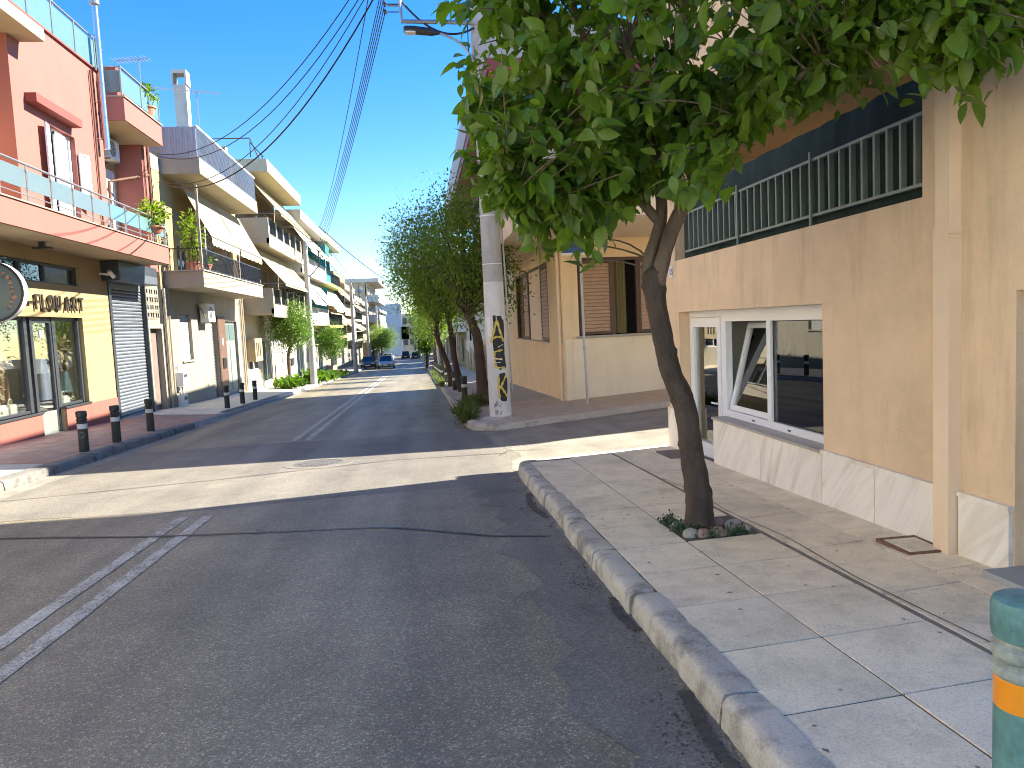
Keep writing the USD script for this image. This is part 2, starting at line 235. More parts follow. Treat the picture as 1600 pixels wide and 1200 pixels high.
paint('pink_wall', (0.335, 0.118, 0.092), .85, .05, .9, 70, .18, 110, stain=.07); paint('pink_dark', (0.24, 0.06, 0.045), .8, .08); paint('yellow_wall', (0.36, 0.27, 0.13), .85, .05, 1.0, 70, .18, 110, stain=.06); paint('red_plinth', (0.32, 0.11, 0.082), .8, .14, 2, 50, .2, 60, stain=.2, stretch=(8, 8, .6))
glass('pane', boost=1.7); glass('shop_pane', (.92, .94, .92), boost=.7); M_frost = None
paint('frosted', (.11, .205, .20), .25, .05, 2, 40); paint('frosted_white', (.125, .175, .18), .3, .05, 2, 40)
paint('anthracite', (.045, .05, .055), .4, .1); paint('shutter_grey', (.20, .22, .245), .45, .12, 2.5, 40, metal=.2); paint('slate_box', (.10, .115, .13), .5, .1)
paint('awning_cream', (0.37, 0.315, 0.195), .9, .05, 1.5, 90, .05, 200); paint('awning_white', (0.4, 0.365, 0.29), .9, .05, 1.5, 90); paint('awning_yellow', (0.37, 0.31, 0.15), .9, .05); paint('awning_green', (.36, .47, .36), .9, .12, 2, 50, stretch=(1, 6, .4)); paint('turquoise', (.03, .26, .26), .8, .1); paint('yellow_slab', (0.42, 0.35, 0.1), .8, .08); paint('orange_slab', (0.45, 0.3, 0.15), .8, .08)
paint('grey_wall', (.34, .34, .335), .9, .12, 1.0, 50, .2, 80, stain=.25); paint('corrugated', (.40, .40, .39), .7, .22, 3, 50, stretch=(14, 14, .7)); paint('grey_blue_wall', (0.26, 0.29, 0.31), .85, .06)
paint('door_green_grey', (.20, .23, .205), .6, .08, 3, 60); paint('brown_tile', (.165, .095, .07), .4, .18, 4, 50); paint('stone_dark', (.20, .15, .125), .8, .2, 6, 60, .2, 50)
paint('terracotta', (.48, .20, .12), .8, .12); paint('ac_white', (.70, .69, .66), .5, .06); paint('ac_dark', (.05, .05, .05), .5, .1)
paint('bark', (.085, .06, .042), .95, .35, 9, 60, .9, 40, stretch=(1, 1, .35)); paint('bark_light', (.19, .13, .085), .9, .25, 9, 60, .5, 50, stretch=(1, 1, .4)); paint('kerb_dirt', (.085, .075, .065), 1.0, .4, 12, 60, .6, 60); paint('rock2', (.40, .36, .30), .9, .2, 7, 60, .5, 50); paint('rock', (.33, .22, .165), .9, .2, 7, 60, .5, 50); paint('soil', (.11, .08, .06), 1.0, .3, 9, 60, .7, 60)
leafmat('leaf_big', (.055, .125, .014), (.36, .46, .065), .34, .42); leafmat('leaf_dark', (.085, .14, .016), (.34, .43, .06), .5, .45); leafmat('leaf_bright', (.07, .14, .016), (.20, .29, .04), .5, .4); leafmat('succulent', (.05, .09, .05), (.14, .19, .10), .6, .2); leafmat('weed', (.06, .09, .02), (.17, .20, .06), .6, .3)
paint('sign_blue', (.03, .10, .30), .4, .1); paint('galv', (.42, .44, .45), .4, .12, 4, 40, metal=.5); paint('sign_white', (.78, .77, .74), .45, .03)
paint('petal', (.55, .25, .16), .7, .2, 30); paint('letter', (.05, .038, .028), .4, .1); paint('number_blue', (.16, .22, .36), .4, .1)
paint('iron', (.16, .15, .14), .6, .25, 8, 60, .4, 60, metal=.3); paint('rust', (.20, .10, .06), .8, .3, 8)
paint('car_dark', (.045, .05, .055), .22, .05); paint('car_silver', (.46, .48, .50), .25, .05, metal=.5); paint('car_black', (.012, .013, .015), .2, .05); paint('car_white', (.75, .75, .74), .25, .03); paint('car_glass', (.02, .025, .03), .08, .05); paint('tyre', (.018, .018, .018), .8, .1); paint('lens', (.8, .8, .78), .12, .02); paint('red_lens', (.35, .01, .01), .2, .05)
paint('cloth_blue', (.30, .34, .48), .95, .15, 9, 90); paint('cloth_green', (.22, .27, .22), .95, .15, 9); paint('cloth_white', (.70, .68, .62), .95, .08, 9); paint('cloth_teal', (.12, .20, .22), .95, .15, 9); paint('dried', (.60, .50, .34), .95, .15, 20); paint('wood', (.33, .17, .07), .6, .2, 6, stretch=(6, 6, .8)); paint('straw', (.58, .46, .22), .9, .2, 20); paint('green_sign', (.06, .42, .16), .6, .1)

# ------------------------------------------------------------------ ground, road, pavements
ys = [-30, -10, 0, 10, 20, 30, 45, 60, 80, 110, 150, 200, 280, 420, 900]
put('ground', MB().grid([-900, -300, -60, -9, 5, 60, 300, 900], ys, lambda x, y: gz(y) - .12), 'ground', kind='structure')
road = thing('road', None, None, kind='structure')
def strip(x0, x1, y0, y1, dz, n=None, curve=True):
    yy = np.arange(y0, y1 + .01, 4.0) if y1 - y0 > 8 else np.linspace(y0, y1, 3)
    if yy[-1] < y1 - .01: yy = np.append(yy, y1)
    xs = np.linspace(x0, x1, n or 2); mb = MB(); mb.grid(range(len(xs)), yy, lambda i, y: 0)
    v = mb.V[0]; v[:, 0] = [xs[int(i)] + (cx(y) if curve else 0) for i, y in v[:, :2]]; v[:, 2] = [gz(y) + dz for y in v[:, 1]]
    return mb
put('road_surface', strip(-6.5, 1.22, -14, 420, 0, 4), 'asphalt', road)
put('gutter', strip(-6.08, -5.72, 8, 40, .004), 'concrete_street', road)
rg = random.Random(3)
def blob_strip(path, w0, w1, dz, seed=0, rise=True):  # ragged-edged band along a ground path
    p = np.array(path, float); t = np.linspace(0, len(p) - 1, 40); P = np.stack([np.interp(t, range(len(p)), p[:, k]) for k in (0, 1)], 1)
    d = np.gradient(P, axis=0); d /= np.linalg.norm(d, axis=1)[:, None]; nrm = np.stack([-d[:, 1], d[:, 0]], 1); q = random.Random(seed)
    L = [P[i] + nrm[i] * (w0 * (.6 + .8 * q.random())) for i in range(40)]; Rr = [P[i] - nrm[i] * (w1 * (.6 + .8 * q.random())) for i in range(40)]
    v = [(a[0], a[1], gz(a[1]) + dz + (side_rise(a[0]) if rise else 0)) for ab in zip(L, Rr) for a in ab]
    return MB().add(v, [[2 * i, 2 * i + 1, 2 * i + 3, 2 * i + 2] for i in range(39)])
put('asphalt_patch', blob_strip([(1.0, 1.5), (.98, 4.5), (.95, 8), (.75, 10.2)], .30, .24, .004, 5), 'asphalt_old_sunlit', road)
put('sealed_crack', blob_strip([(-5, 8.35), (-3.9, 8.1), (-2.7, 7.75), (-.4, 7.4), (.6, 6.7), (1.05, 6.55)], .020, .020, .0085, 2), 'asphalt_seal', road)
put('sealed_crack', blob_strip([(-5.7, 10.6), (-3, 11.3), (-.5, 12.15), (1.3, 12.1)], .012, .012, .0085, 4), 'asphalt_seal', road)
def ragged(xo, y0, y1):
    yy = np.concatenate([np.arange(y0, min(y1, 45), .07), np.arange(45, y1, 2.5)]) if y1 > 45 else np.arange(y0, y1, .05)
    w = lambda k: .071 - .018 * meshkit.fbm(np.stack([np.full(len(yy), xo * 9 + k), yy * 5, np.full(len(yy), k * 3.)], 1), 4, 7)
    c = np.array([cx(y) for y in yy]); z = np.array([gz(y) + .0045 for y in yy]); v = np.stack([np.stack([xo + c - w(0), yy, z], 1), np.stack([xo + c + w(5), yy, z], 1)], 1).reshape(-1, 3)
    return MB().add(v, [[2 * i, 2 * i + 1, 2 * i + 3, 2 * i + 2] for i in range(len(yy) - 1)])
for y0, y1 in ((-4, 8.7), (16.0, 150)):
    for xo in (-2.73, -2.45):
        put('lane_line', ragged(xo, y0, y1), 'road_paint', road)
# side street running off to the right, rising away from the road
side_poly = [(1.1, 9.9), (4, 10.3), (40, 17.0), (40, 24.0), (4.0, 18.2), (1.1, 17.0)]
side = thing('side_street', None, None, kind='structure')
put('street_surface', MB().prism([(1.0, 9.7), (1.5, 9.76), (40, 16.2), (40, 25.5), (5, 18.6), (1.5, 17.2), (1.0, 17)] + [(1.12 + .34 * (meshkit.fbm(np.array([0, yy * 1.3, 5.]), 3) - .5) + .35 * math.exp(-((yy - 12.2) / .9) ** 2), yy) for yy in np.arange(16.4, 9.9, -.14)], lambda x, y: gz(y) + .004 + side_rise(x), .3), 'concrete_street', side)
put('intersection_patch', MB().prism([(-6.0, 8.9), (1.0, 9.4), (1.45, 9.6), (1.6, 12.3), (1.45, 15.3), (.9, 15.9), (.2, 16.1), (-1.2, 15.6), (-3, 15.9), (-6.0, 15.5), (-6, 12)] + [(-6 + 7 * t, 8.9 + .5 * t + .25 * math.sin(9 * t) * (1 - t)) for t in (.1, .2, .3, .4, .5, .6, .7, .8)], lambda x, y: gz(y) + .0025, .02), 'asphalt_old_sunlit', road)  # junction surface, toned apart from the shaded road for the sunlight on it
for k, pth in enumerate([[(1.3, 12.7), (2.6, 13.1), (4.3, 13.8), (7.5, 14.6)], [(1.2, 14.9), (2.6, 15.0), (4.2, 15.9), (7, 16.6)], [(1.15, 11.9), (1.35, 12.4), (1.9, 12.1), (2.6, 12.25)]]):
    put('crack', blob_strip(pth, .012, .012, .0095, 10 + k), 'joint', side)

# near right pavement: kerb stones and paving slabs one by one
pav = thing('pavement_right', None, None, kind='structure')
zp = lambda x, y: gz(y) + .14
put('bedding', MB().prism([(1.3, -6), (1.3, 10.2), (3.6, 10.95), (9, 12.2), (9, 11.4), (3.7, 10.4), (3.7, -6)], lambda x, y: zp(x, y) - .0055, .2), 'joint', pav)
rp = random.Random(11)
def slab(x0, x1, ya, yb, sk, mat, cut=None):
    g, gy = .003, .0065; dz = rp.uniform(-.001, .001); tl = [rp.uniform(-.0015, .0015) for _ in range(4)]
    c = [(x0 + g, ya + gy), (x1 - g, ya + gy), (x1 - g, yb - gy), (x0 + g, yb - gy)]
    ctr = ((x0 + x1) / 2, (ya + yb) / 2)
    def ring(ins, z): return [(x + np.sign(ctr[0] - x) * ins, y + np.sign(ctr[1] - y) * ins + sk * (x - 1.96), zp(x, y + sk * (x - 1.96)) + z + dz + t) for (x, y), t in zip(c, tl)]
    return MB().rings([ring(0, -.05), ring(0, -.001), ring(.001, 0)])
for col, (x0, x1, step, off, sk) in enumerate([(1.385, 1.962, .66, 4.88, .11), (1.968, 2.60, .66, 4.88, .11), (2.635, 3.20, 1.02, 4.98, .16), (3.205, 3.60, .56, 4.75, .16)]):
    k0 = math.ceil((-1.0 - off) / step)
    y = off + k0 * step
    while y < 10.05 + (x0 - 1.3) * .2:
        y1 = min(y + step, 10.17 + (x0 - 1.3) * .17)
        if not (col == 1 and abs(y - 5.54) < .05) and y1 - y > .1:
            put('paving_slab', slab(x0, x1, y, y1, sk, None), 'slab%d' % rp.randrange(4) if col < 2 else ('screed' if col == 2 else 'slab3'), pav)
        y += step
put('mortar_strip', blob_strip([(2.617, -.5), (2.619, 1.5), (2.615, 3), (2.62, 5), (2.616, 6.5), (2.62, 8), (2.617, 10.2)], .019, .019, .1385, 9, False), 'screed_dark', pav)
put('pavement_crack', blob_strip([(2.64, 8.2), (2.7, 7.2), (2.66, 6.4), (2.72, 5.4), (2.66, 4.4), (2.7, 3.0), (2.64, 2)], .005, .005, .1455, 19, False), 'joint', pav)
put('pavement_end', MB().prism([(1.4, 10.17), (3.6, 10.62), (3.6, 10.95), (1.5, 10.33)], lambda x, y: zp(x, y) - .002, .1), 'screed', pav)
def kerb_stone(path, wid, hgt, seed, rough=.012):
    p = np.array(path, float); n = len(p); d = np.gradient(p, axis=0); d /= np.linalg.norm(d, axis=1)[:, None]; nr = np.stack([-d[:, 1], d[:, 0]], 1)  # nr points to the road (left of travel)
    prof = [(0, -.1), (wid * .04, hgt * .2), (wid * .06, hgt * .45), (wid * .08, hgt * .68), (wid * .12, hgt * .84), (wid * .20, hgt * .95), (wid * .36, hgt * 1.0), (wid * .6, hgt * 1.01), (wid * .8, hgt * 1.015), (wid, hgt), (wid, -.1)]
    rs = []
    for i in range(n):
        r = []
        for a, z in prof:
            q = p[i] - nr[i] * a; r.append((q[0], q[1], gz(q[1]) + z))
        rs.append(r)
    rs = np.array(rs); top = np.clip(rs[..., 2] - (gz(0) - 99), 0, 1); amp = (meshkit.fbm(rs * 11, 4, seed) - .5) * 2 * rough * 1.25; bite = np.clip(meshkit.fbm(rs * np.array([5, 3.2, 5]) + 31, 3, seed + 5) - .60, 0, 1) * 6 * rough; edge = np.array([0, 0, .2, .6, 1, 1, .6, .2, 0, 0, 0])[None, :]; rs[..., 0] += amp * .6 + bite * edge; rs[..., 2] += (meshkit.fbm(rs * 8 + 9, 4, seed) - .5) * 2 * rough * .7 - bite * edge * 1.1
    return MB().rings(list(rs))
y = -1.5; k = 0
cuts = [-1.5, -.2, .9, 1.95, 3.05, 4.46, 5.5, 6.6, 7.8, 9.0, 9.85]
for a, b in zip(cuts, cuts[1:]):
    n = 44; ox = rg.uniform(-.012, .012); put('kerb_stone', kerb_stone([(1.2 + ox, a + .016 + (b - a - .032) * t) for t in np.linspace(0, 1, n)], .185, .145 + ox * .5, k, .019), 'kerb_stone', pav, smooth=40); k += 1
crn = [(1.2, 9.86)] + [(1.2 + .28 * (1 - math.cos(t)), 9.95 + .42 * math.sin(t)) for t in np.linspace(0, 1.35, 7)] 
put('kerb_stone', kerb_stone(crn, .17, .145, k, .014), 'kerb_stone', pav, smooth=40)
put('kerb_stone', kerb_stone([(1.45, 10.4), (1.9, 10.52), (2.6, 10.72), (3.6, 11.05), (5, 11.4), (9, 12.3)], .15, .12, 50, .01), 'kerb_stone', pav, smooth=40)
# tree pit
put('tree_pit_soil', MB().grid(np.linspace(1.975, 2.59, 12), np.linspace(5.56, 6.24, 12), lambda x, y: zp(x, y) - .03 + .035 * meshkit.fbm(np.array([x * 9, y * 9, 0.]), 3)), 'soil', pav)
# far right pavement on the other corner
pav2 = thing('pavement_right', None, None, kind='structure')
z2 = lambda x, y: gz(y) + .14 + side_rise(x) * (1 if y < 24 else 1)
corner2 = [(.98, 18), (.98, 16.6), (1.05, 16.05), (1.25, 15.72), (1.6, 15.55), (2.1, 15.6), (12, 18.0), (30, 22.2), (30, 24.4), (12, 20.9), (3.75, 19.6)]
put('paving', MB().prism(corner2 + [(3.75, 21)] + [(.98 + cx(21), 21)], z2, .25), 'tan_tile1', pav2)
mb = MB(); 
for a, b in zip([21, 40, 60, 90, 130, 180], [40, 60, 90, 130, 180, 260]): mb.prism([(.98 + cx(a), a), (3.9, a), (3.9 + cx(b), b), (.98 + cx(b), b)], z2, .25)
put('paving_far', mb, 'pave_grey', pav2)
rt = random.Random(5)
for i in range(6):
    for j in range(9):
        x0, y0 = 1.75 + i * .42, 16.05 + j * .42
        x1, y1 = x0 + .412, y0 + .412
        if y0 < 15.78 + (x1 - 2.1) * .245 + .12 or (x1 > 3.68 and y1 > 19.4) or (i == 0 and j < 3): continue
        z = z2(x0, y0) + .002
        put('paving_tile', MB().cham(x0, x1, y0, y1, z - .03, z + .006 + rt.uniform(0, .003), .004), 'tan_tile%d' % rt.randrange(3), pav2)
put('kerb_stone', kerb_stone([(.9 + cx(yy), yy) for yy in (40, 36, 32, 28, 24, 21, 19, 17.4)][::-1], .18, .15, 60, .02), 'kerb_stone', pav2, smooth=40)
put('kerb_stone', kerb_stone([(.9 + cx(yy), yy) for yy in (160, 120, 90, 70, 55, 40)][::-1], .18, .15, 61, .02), 'kerb_stone', pav2, smooth=40)
put('kerb_stone', kerb_stone([(12, 17.95), (8, 17.0), (5, 16.25), (3.2, 15.85), (2.1, 15.55), (1.55, 15.48), (1.2, 15.66), (1.0, 16.0), (.92, 16.6), (.9, 17.4)], .2, .16, 62, .035), 'kerb_stone', pav2, smooth=40)

# left pavement
pavl = thing('pavement_left', None, None, kind='structure')
zl = lambda x, y: gz(y) + .13 + .05 * max(0, -6.2 - (x - cx(y)))
mb = MB()
for a, b in zip([4, 40, 60, 90, 130, 180], [40, 60, 90, 130, 180, 260]): mb.prism([(-6.1 + cx(a), a), (-6.1 + cx(b), b), (-12 + cx(b), b), (-12 + cx(a), a)], lambda x, y: zl(x, y) - .012, .25)
put('paving', mb, 'pave_grey', pavl)
for i in range(6):
    for j in range(26):
        x0, y0 = -8.62 + i * .4, 13.6 + j * .4
        z = zl(x0 + .2, y0)
        if x0 > -6.5 : continue
        put('paving_tile', MB().rings([[(x, yy, zl(x, yy) + dz) for x, yy in ((x0 + e, y0 + e), (x0 + .396 - e, y0 + e), (x0 + .396 - e, y0 + .396 - e), (x0 + e, y0 + .396 - e))] for e, dz in ((0, -.04), (0, -.003), (.004, rt.uniform(0, .002)))]), 'red_tile%d' % rt.randrange(3), pavl)
for i in range(3):
    for j in range(22):
        x0, y0 = -8.55 + i * .72, 24.1 + j * .75
        put('paving_slab', MB().rings([[(x, yy, zl(x, yy) + dz) for x, yy in ((x0 + e, y0 + e), (x0 + .71 - e, y0 + e), (x0 + .71 - e, y0 + .74 - e), (x0 + e, y0 + .74 - e))] for e, dz in ((0, -.04), (0, -.003), (.004, rt.uniform(0, .002)))]), 'slab%d' % rt.randrange(4), pavl)
kc = [6, 8, 10, 11.6, 13.1, 14.7, 16.2, 17.8, 19.3, 20.9]
for i, (a, b) in enumerate(zip(kc, kc[1:])):
    put('kerb_stone', kerb_stone([(-6.08, b - .01 - (b - a - .02) * t) for t in np.linspace(0, 1, 10)], .3, .15, 80 + i, .02), 'kerb_shaded', pavl, smooth=40)
put('kerb_ramp', kerb_stone([(-6.12, 24.6), (-6.1, 23), (-6.1, 21)], .3, .04, 95, .01), 'kerb_stone', pavl, smooth=40)
for i, (a, b) in enumerate(zip([24.8, 28, 31, 34, 37], [28, 31, 34, 37, 40])):
    put('kerb_stone', kerb_stone([(-6.15 + cx(a), b - .01 - (b - a - .02) * t) for t in np.linspace(0, 1, 8)], .25, .15, 100 + i, .02), 'kerb_shaded' if i < 3 else 'kerb_stone', pavl, smooth=40)  # shaded tone for the nearer stones, lit tone farther on
put('kerb_stone', kerb_stone([(-6.1 + cx(yy), yy) for yy in (200, 150, 110, 90, 70, 55, 47, 40)], .2, .15, 120, .03), 'kerb_stone', pavl, smooth=40)

# ------------------------------------------------------------------ tan building on the right
FT = Fr((3.6, 0, 0), (0, 1, 0), (-1, 0, 0))
tan = thing('corner_building', 'tan stucco corner building with white glazed shopfront and marble plinth', 'building', (3.6, 7, -.2))
wallp = sbox(3.0, -.8, 10.72, 10.2)
for o in (sbox(6.44, .40, 10.24, 1.745), sbox(9.02, -.24, 10.24, .41), sbox(5.07, 2.46, 10.33, 3.87), sbox(3.05, -.3, 4.205, 1.76), sbox(5.07, 5.6, 10.33, 7.0)): wallp = wallp.difference(o)
put('wall', MB().poly(FT, wallp, -.24, 0), 'tan_stucco', tan)
mb = MB().box(3.9, 14, 2.75, 3.0, -.8, 10.2).box(13.8, 14, 3.0, 12.0, -.8, 10.2).box(3.5, 14, 2.7, 12.3, 10.2, 10.45)
th = math.radians(8); FTs = Fr((3.6, 10.72, 0), (math.cos(th), math.sin(th), 0), (-math.sin(th), math.cos(th), 0)); mb.fbox(FTs, 0.0, 10.4, -.2, 0, -.8, 10.2)
put('side_wall', mb, 'tan_stucco', tan)
put('floor_slab', MB().box(3.84, 13.8, 3.0, 11, 2.2, 2.455), 'tan_stucco', tan)
put('room', MB().box(7.2, 7.3, 3.0, 11, -.3, 2.2).box(3.84, 7.2, 5.2, 5.3, -.3, 2.2).box(3.84, 7.2, 10.55, 10.6, -.3, 2.2).box(3.84, 7.3, 5.3, 10.55, 2.12, 2.195), 'room_white', tan)
put('room_floor', MB().box(3.7, 7.2, 5.3, 10.55, -.5, -.235), 'room_floor', tan)
put('balcony_wall', MB().poly(Fr((4.9, 0, 0), (0, 1, 0), (-1, 0, 0)), sbox(3.2, 2.46, 10.7, 4.1).difference(sbox(5.9, 2.5, 8.0, 3.72)), -.2, 0), 'peach_stucco', tan)
put('balcony_ceiling', MB().box(3.84, 5.0, 3.2, 10.5, 3.86, 4.05).box(3.60, 3.838, 5.02, 10.4, 3.872, 3.90), 'tan_trim', tan)
put('balcony_end', MB().box(3.62, 4.9, 10.335, 10.5, 2.456, 3.87), 'tan_stucco', tan); put('balcony_end', MB().box(3.845, 4.9, 4.9, 5.07, 2.456, 3.87), 'tan_stucco', tan)
bw = put('balcony_window', MB().fbox(Fr((4.9, 0, 0), (0, 1, 0), (-1, 0, 0)), 5.9, 8.0, -.08, -.02, 3.66, 3.74).box(4.93, 4.98, 7.93, 8.0, 2.5, 3.7).box(4.93, 4.98, 6.9, 6.98, 2.5, 3.7).box(4.93, 4.98, 5.9, 5.97, 2.5, 3.7), 'upvc', tan)
sub('pane', MB().box(4.955, 4.96, 5.97, 7.93, 2.5, 3.66), 'pane', bw, tan)
put('curtain', MB().rings([[(5.06 + .03 * math.sin(i * 1.7), 5.95 + i * .05, z) for i in range(28)] for z in (2.5, 3.66)], caps=False, close=False), 'cloth_white', tan)
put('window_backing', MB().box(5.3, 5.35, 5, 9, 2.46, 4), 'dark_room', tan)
# marble plinth
zt = .40
for a, b in ((9.0, 7.69), (7.69, 6.43), (6.43, 5.62), (5.62, 4.835), (4.665, 4.21)):
    a0, b0 = b + .004, a - .004
    put('marble_panel', MB().fbox(FT, a0, b0, .004, .032, -.45, zt - .012), 'marble' + ('', '1', '2', '3', '1')[int(a)%5], tan)
put('marble_panel', MB().fbox(FT, 10.26, 10.74, .002, .03, -.5, .36), 'marble', tan)
put('panel_bedding', MB().fbox(FT, 4.84, 9.0, .001, .012, -.45, zt - .014), 'joint', tan)
put('marble_cap', MB().fbox(FT, 4.835, 6.44, .002, .042, zt - .01, zt + .022), 'marble', tan)
put('marble_cap', MB().fbox(FT, 4.21, 4.665, .002, .042, zt - .01, zt + .022), 'marble', tan)
put('marble_sill', MB().fbox(FT, 6.44, 9.02, -.17, .05, zt - .01, zt + .018), 'marble_edge', tan)
put('door_threshold', MB().fbox(FT, 9.03, 10.25, -.2, .02, -.26, -.205), 'marble', tan)
dp = MB().fbox(FT, 4.68, 4.82, .0, .085, 2.20, 10.2).fbox(FT, 4.672, 4.828, .0, .095, -.12, 2.205)
put('downpipe', dp, 'tan_trim', tan); put('pipe_strap', MB().fbox(FT, 4.66, 4.84, .0, .098, 2.13, 2.14).fbox(FT, 4.66, 4.84, .0, .098, 2.16, 2.168), 'tan_trim', tan)
# window: fixed light, tilted sash, door
WX = -.18
win = put('shop_window', MB().fbox(FT, 6.445, 9.06, WX - .05, WX + .03, 1.60, 1.742).fbox(FT, 6.445, 9.06, WX - .05, WX + .03, .42, .50).fbox(FT, 6.445, 6.52, WX - .05, WX + .03, .5, 1.6).fbox(FT, 7.78, 7.87, WX - .05, WX + .032, .5, 1.6).fbox(FT, 8.98, 9.06, WX - .05, WX + .03, .5, 1.6), 'upvc', tan)
sub('pane', MB().fbox(FT, 6.52, 7.78, WX - .012, WX - .006, .5, 1.6), 'pane', win, tan)
sub('gasket', MB().fbox(FT, 6.52, 7.78, WX - .004, WX + .002, .5, .512).fbox(FT, 7.768, 7.78, WX - .004, WX + .002, .5, 1.6).fbox(FT, 6.52, 7.78, WX - .004, WX + .002, 1.59, 1.6), 'gasket', win, tan)
sub('drain_cap', MB().fbox(FT, 8.2, 8.26, WX + .031, WX + .036, .445, .462).fbox(FT, 7.35, 7.41, WX + .031, WX + .036, .445, .462), 'gasket', win, tan)
tl = math.radians(14)
class Tilt:
    U = FT.U; W = FT.W
    def __call__(s, u, w, z):
        dz, dw = z - .5, w - WX
        return FT(u, WX + dw * math.cos(tl) - dz * math.sin(tl), .5 + dz * math.cos(tl) + dw * math.sin(tl))
FTT = Tilt()
sash = put('tilted_sash', MB().fbox(FTT, 7.88, 8.965, -.05 + WX, .01 + WX, .505, .57).fbox(FTT, 7.88, 8.965, -.05 + WX, .01 + WX, 1.54, 1.60).fbox(FTT, 7.88, 7.945, -.05 + WX, .01 + WX, .57, 1.54).fbox(FTT, 8.90, 8.965, -.05 + WX, .01 + WX, .57, 1.54), 'upvc', tan, label='window sash tilted inwards at its top')
sub('pane', MB().fbox(FTT, 7.945, 8.90, WX - .022, WX - .016, .57, 1.54), 'pane', sash, tan)
sub('handle', MB().fbox(FTT, 7.89, 7.92, WX - .09, WX - .05, .95, 1.1), 'upvc', sash, tan)
door = put('glass_door', MB().fbox(FT, 9.065, 10.235, WX - .05, WX + .03, 1.66, 1.742).fbox(FT, 9.065, 9.13, WX - .05, WX + .03, -.24, 1.66).fbox(FT, 10.17, 10.235, WX - .05, WX + .03, -.24, 1.66), 'upvc', tan)
sub('leaf', MB().fbox(FT, 9.135, 10.165, WX - .04, WX + .04, 1.53, 1.655).fbox(FT, 9.135, 10.165, WX - .04, WX + .04, -.2, -.02).fbox(FT, 9.135, 9.245, WX - .04, WX + .04, -.02, 1.53).fbox(FT, 10.06, 10.165, WX - .04, WX + .04, -.02, 1.53), 'upvc', door, tan)
sub('pane', MB().fbox(FT, 9.245, 10.06, WX - .005, WX + .005, -.02, 1.53), 'pane', door, tan)
sub('handle', MB().fbox(FT, 9.16, 9.20, WX + .04, WX + .055, .42, .64).tube([FT(9.18, WX + .05, .56), FT(9.18, WX + .10, .56), FT(9.31, WX + .10, .56)], .012, 8), 'upvc', door, tan)
# first floor railing: every bar its own part
for k in range(29):
    u = 9.85 - k * .166
    put('railing_bar', MB().fbox(FT, u - .013, u + .013, -.078, -.032, 2.57, 3.045), 'rail_white', tan)
put('railing_rail', MB().fbox(FT, 5.08, 10.0, -.08, -.03, 3.045, 3.07).fbox(FT, 5.08, 10.0, -.08, -.03, 2.545, 2.57), 'rail_white', tan)
for u in (8.27, 6.66): put('railing_post', MB().fbox(FT, u - .014, u + .014, -.03, -.012, 2.46, 3.13), 'rail_white', tan)
v = []; us = np.linspace(5.08, 10.32, 60)
mb = MB().rings([[FT(u, w0 + .014 * math.sin(u * 9) + .01 * math.sin(u * 23), z) for u in us] for w0, z in ((-.115, 2.463), (-.115, 3.03), (-.10, 3.14), (-.12, 3.33), (-.16, 3.38), (-.24, 3.33))], caps=False, close=False)
put('balcony_screen', mb, 'green_cloth', tan, smooth=60)
put('recess', MB().box(4.1, 4.2, 2.9, 4.3, -.3, 1.9).box(3.84, 4.1, 4.205, 4.3, -.3, 1.8), 'grey_wall', tan)
put('doorstep', MB().box(3.38, 4.1, 3.0, 4.2, -.2, .045), 'grey_wall', tan)
npl = put('number_plate', MB().fbox(FT, 10.42, 10.58, .002, .012, 2.24, 2.40), 'sign_white', tan)
def text(parent_fr, txt, h, u, z, w, depth, bold=True, flip=1, squeeze=1.0):
    m = meshkit.text_mesh(txt, h, depth, bold); v = np.array(m.vertices)
    return MB().add([parent_fr(u + flip * p[0] * squeeze, w + p[2], z + p[1]) for p in v], m.faces)
sub('numerals', text(FT, '15', .085, 10.555, 2.28, .013, .003, True, -1), 'number_blue', npl, tan)
# pavement fixtures near it
cov = thing('access_cover', 'small square paving access cover with rusty rim at the marble plinth', 'access cover', (3.44, 4.93, zp(0, 4.93)))
z0 = zp(0, 4.93)
put('rim', MB().box(3.26, 3.58, 4.74, 4.765, z0 - .02, z0 + .02).box(3.26, 3.58, 5.095, 5.12, z0 - .02, z0 + .02).box(3.26, 3.285, 4.765, 5.095, z0 - .02, z0 + .02).box(3.555, 3.58, 4.765, 5.095, z0 - .02, z0 + .02), 'rust', cov)
put('lid', MB().cham(3.292, 3.548, 4.772, 5.088, z0 - .02, z0 + .016, .004), 'screed', cov)
put('doormat', MB().cham(3.2, 3.56, 9.55, 10.2, zp(0, 9.9) - .006, zp(0, 9.9) + .014, .004), 'stone_dark', label='flat dark doormat on the pavement before the white glass door', cat='doormat')

# ------------------------------------------------------------------ peach building across the side street
th2 = math.radians(8); FS = Fr((3.72, 19.5, 0), (math.cos(th2), math.sin(th2), 0), (math.sin(th2), -math.cos(th2), 0)); FB = Fr((3.72, 19.5, 0), (0, 1, 0), (-1, 0, 0))
b2 = thing('apartment_building', 'peach apartment building with brown louvred shutters on the far street corner', 'building', (5, 22, -.5))
sw = sbox(0.0, -1.6, 14, 8.9).difference(sbox(.44, 1.27, 2.95, 3.32)); put('wall', MB().poly(FS, sw, -.25, 0), 'peach_stucco', b2)
bwl = sbox(.0, -2.2, 16.5, 8.9).difference(sbox(2.2, 1.12, 9.4, 3.42)); put('wall', MB().poly(FB, bwl, -.25, -.002), 'peach_stucco', b2)
put('back', MB().box(9, 12, 21.5, 36, -2, 8.7).box(3.97, 12, 35.7, 36, -2, 8.7).box(3.97, 13, 21.6, 36, 8.7, 8.9), 'peach_stucco', b2)
put('plinth', MB().fbox(FS, .03, 14, .002, .03, -1.6, 1.2), 'peach_light', b2)
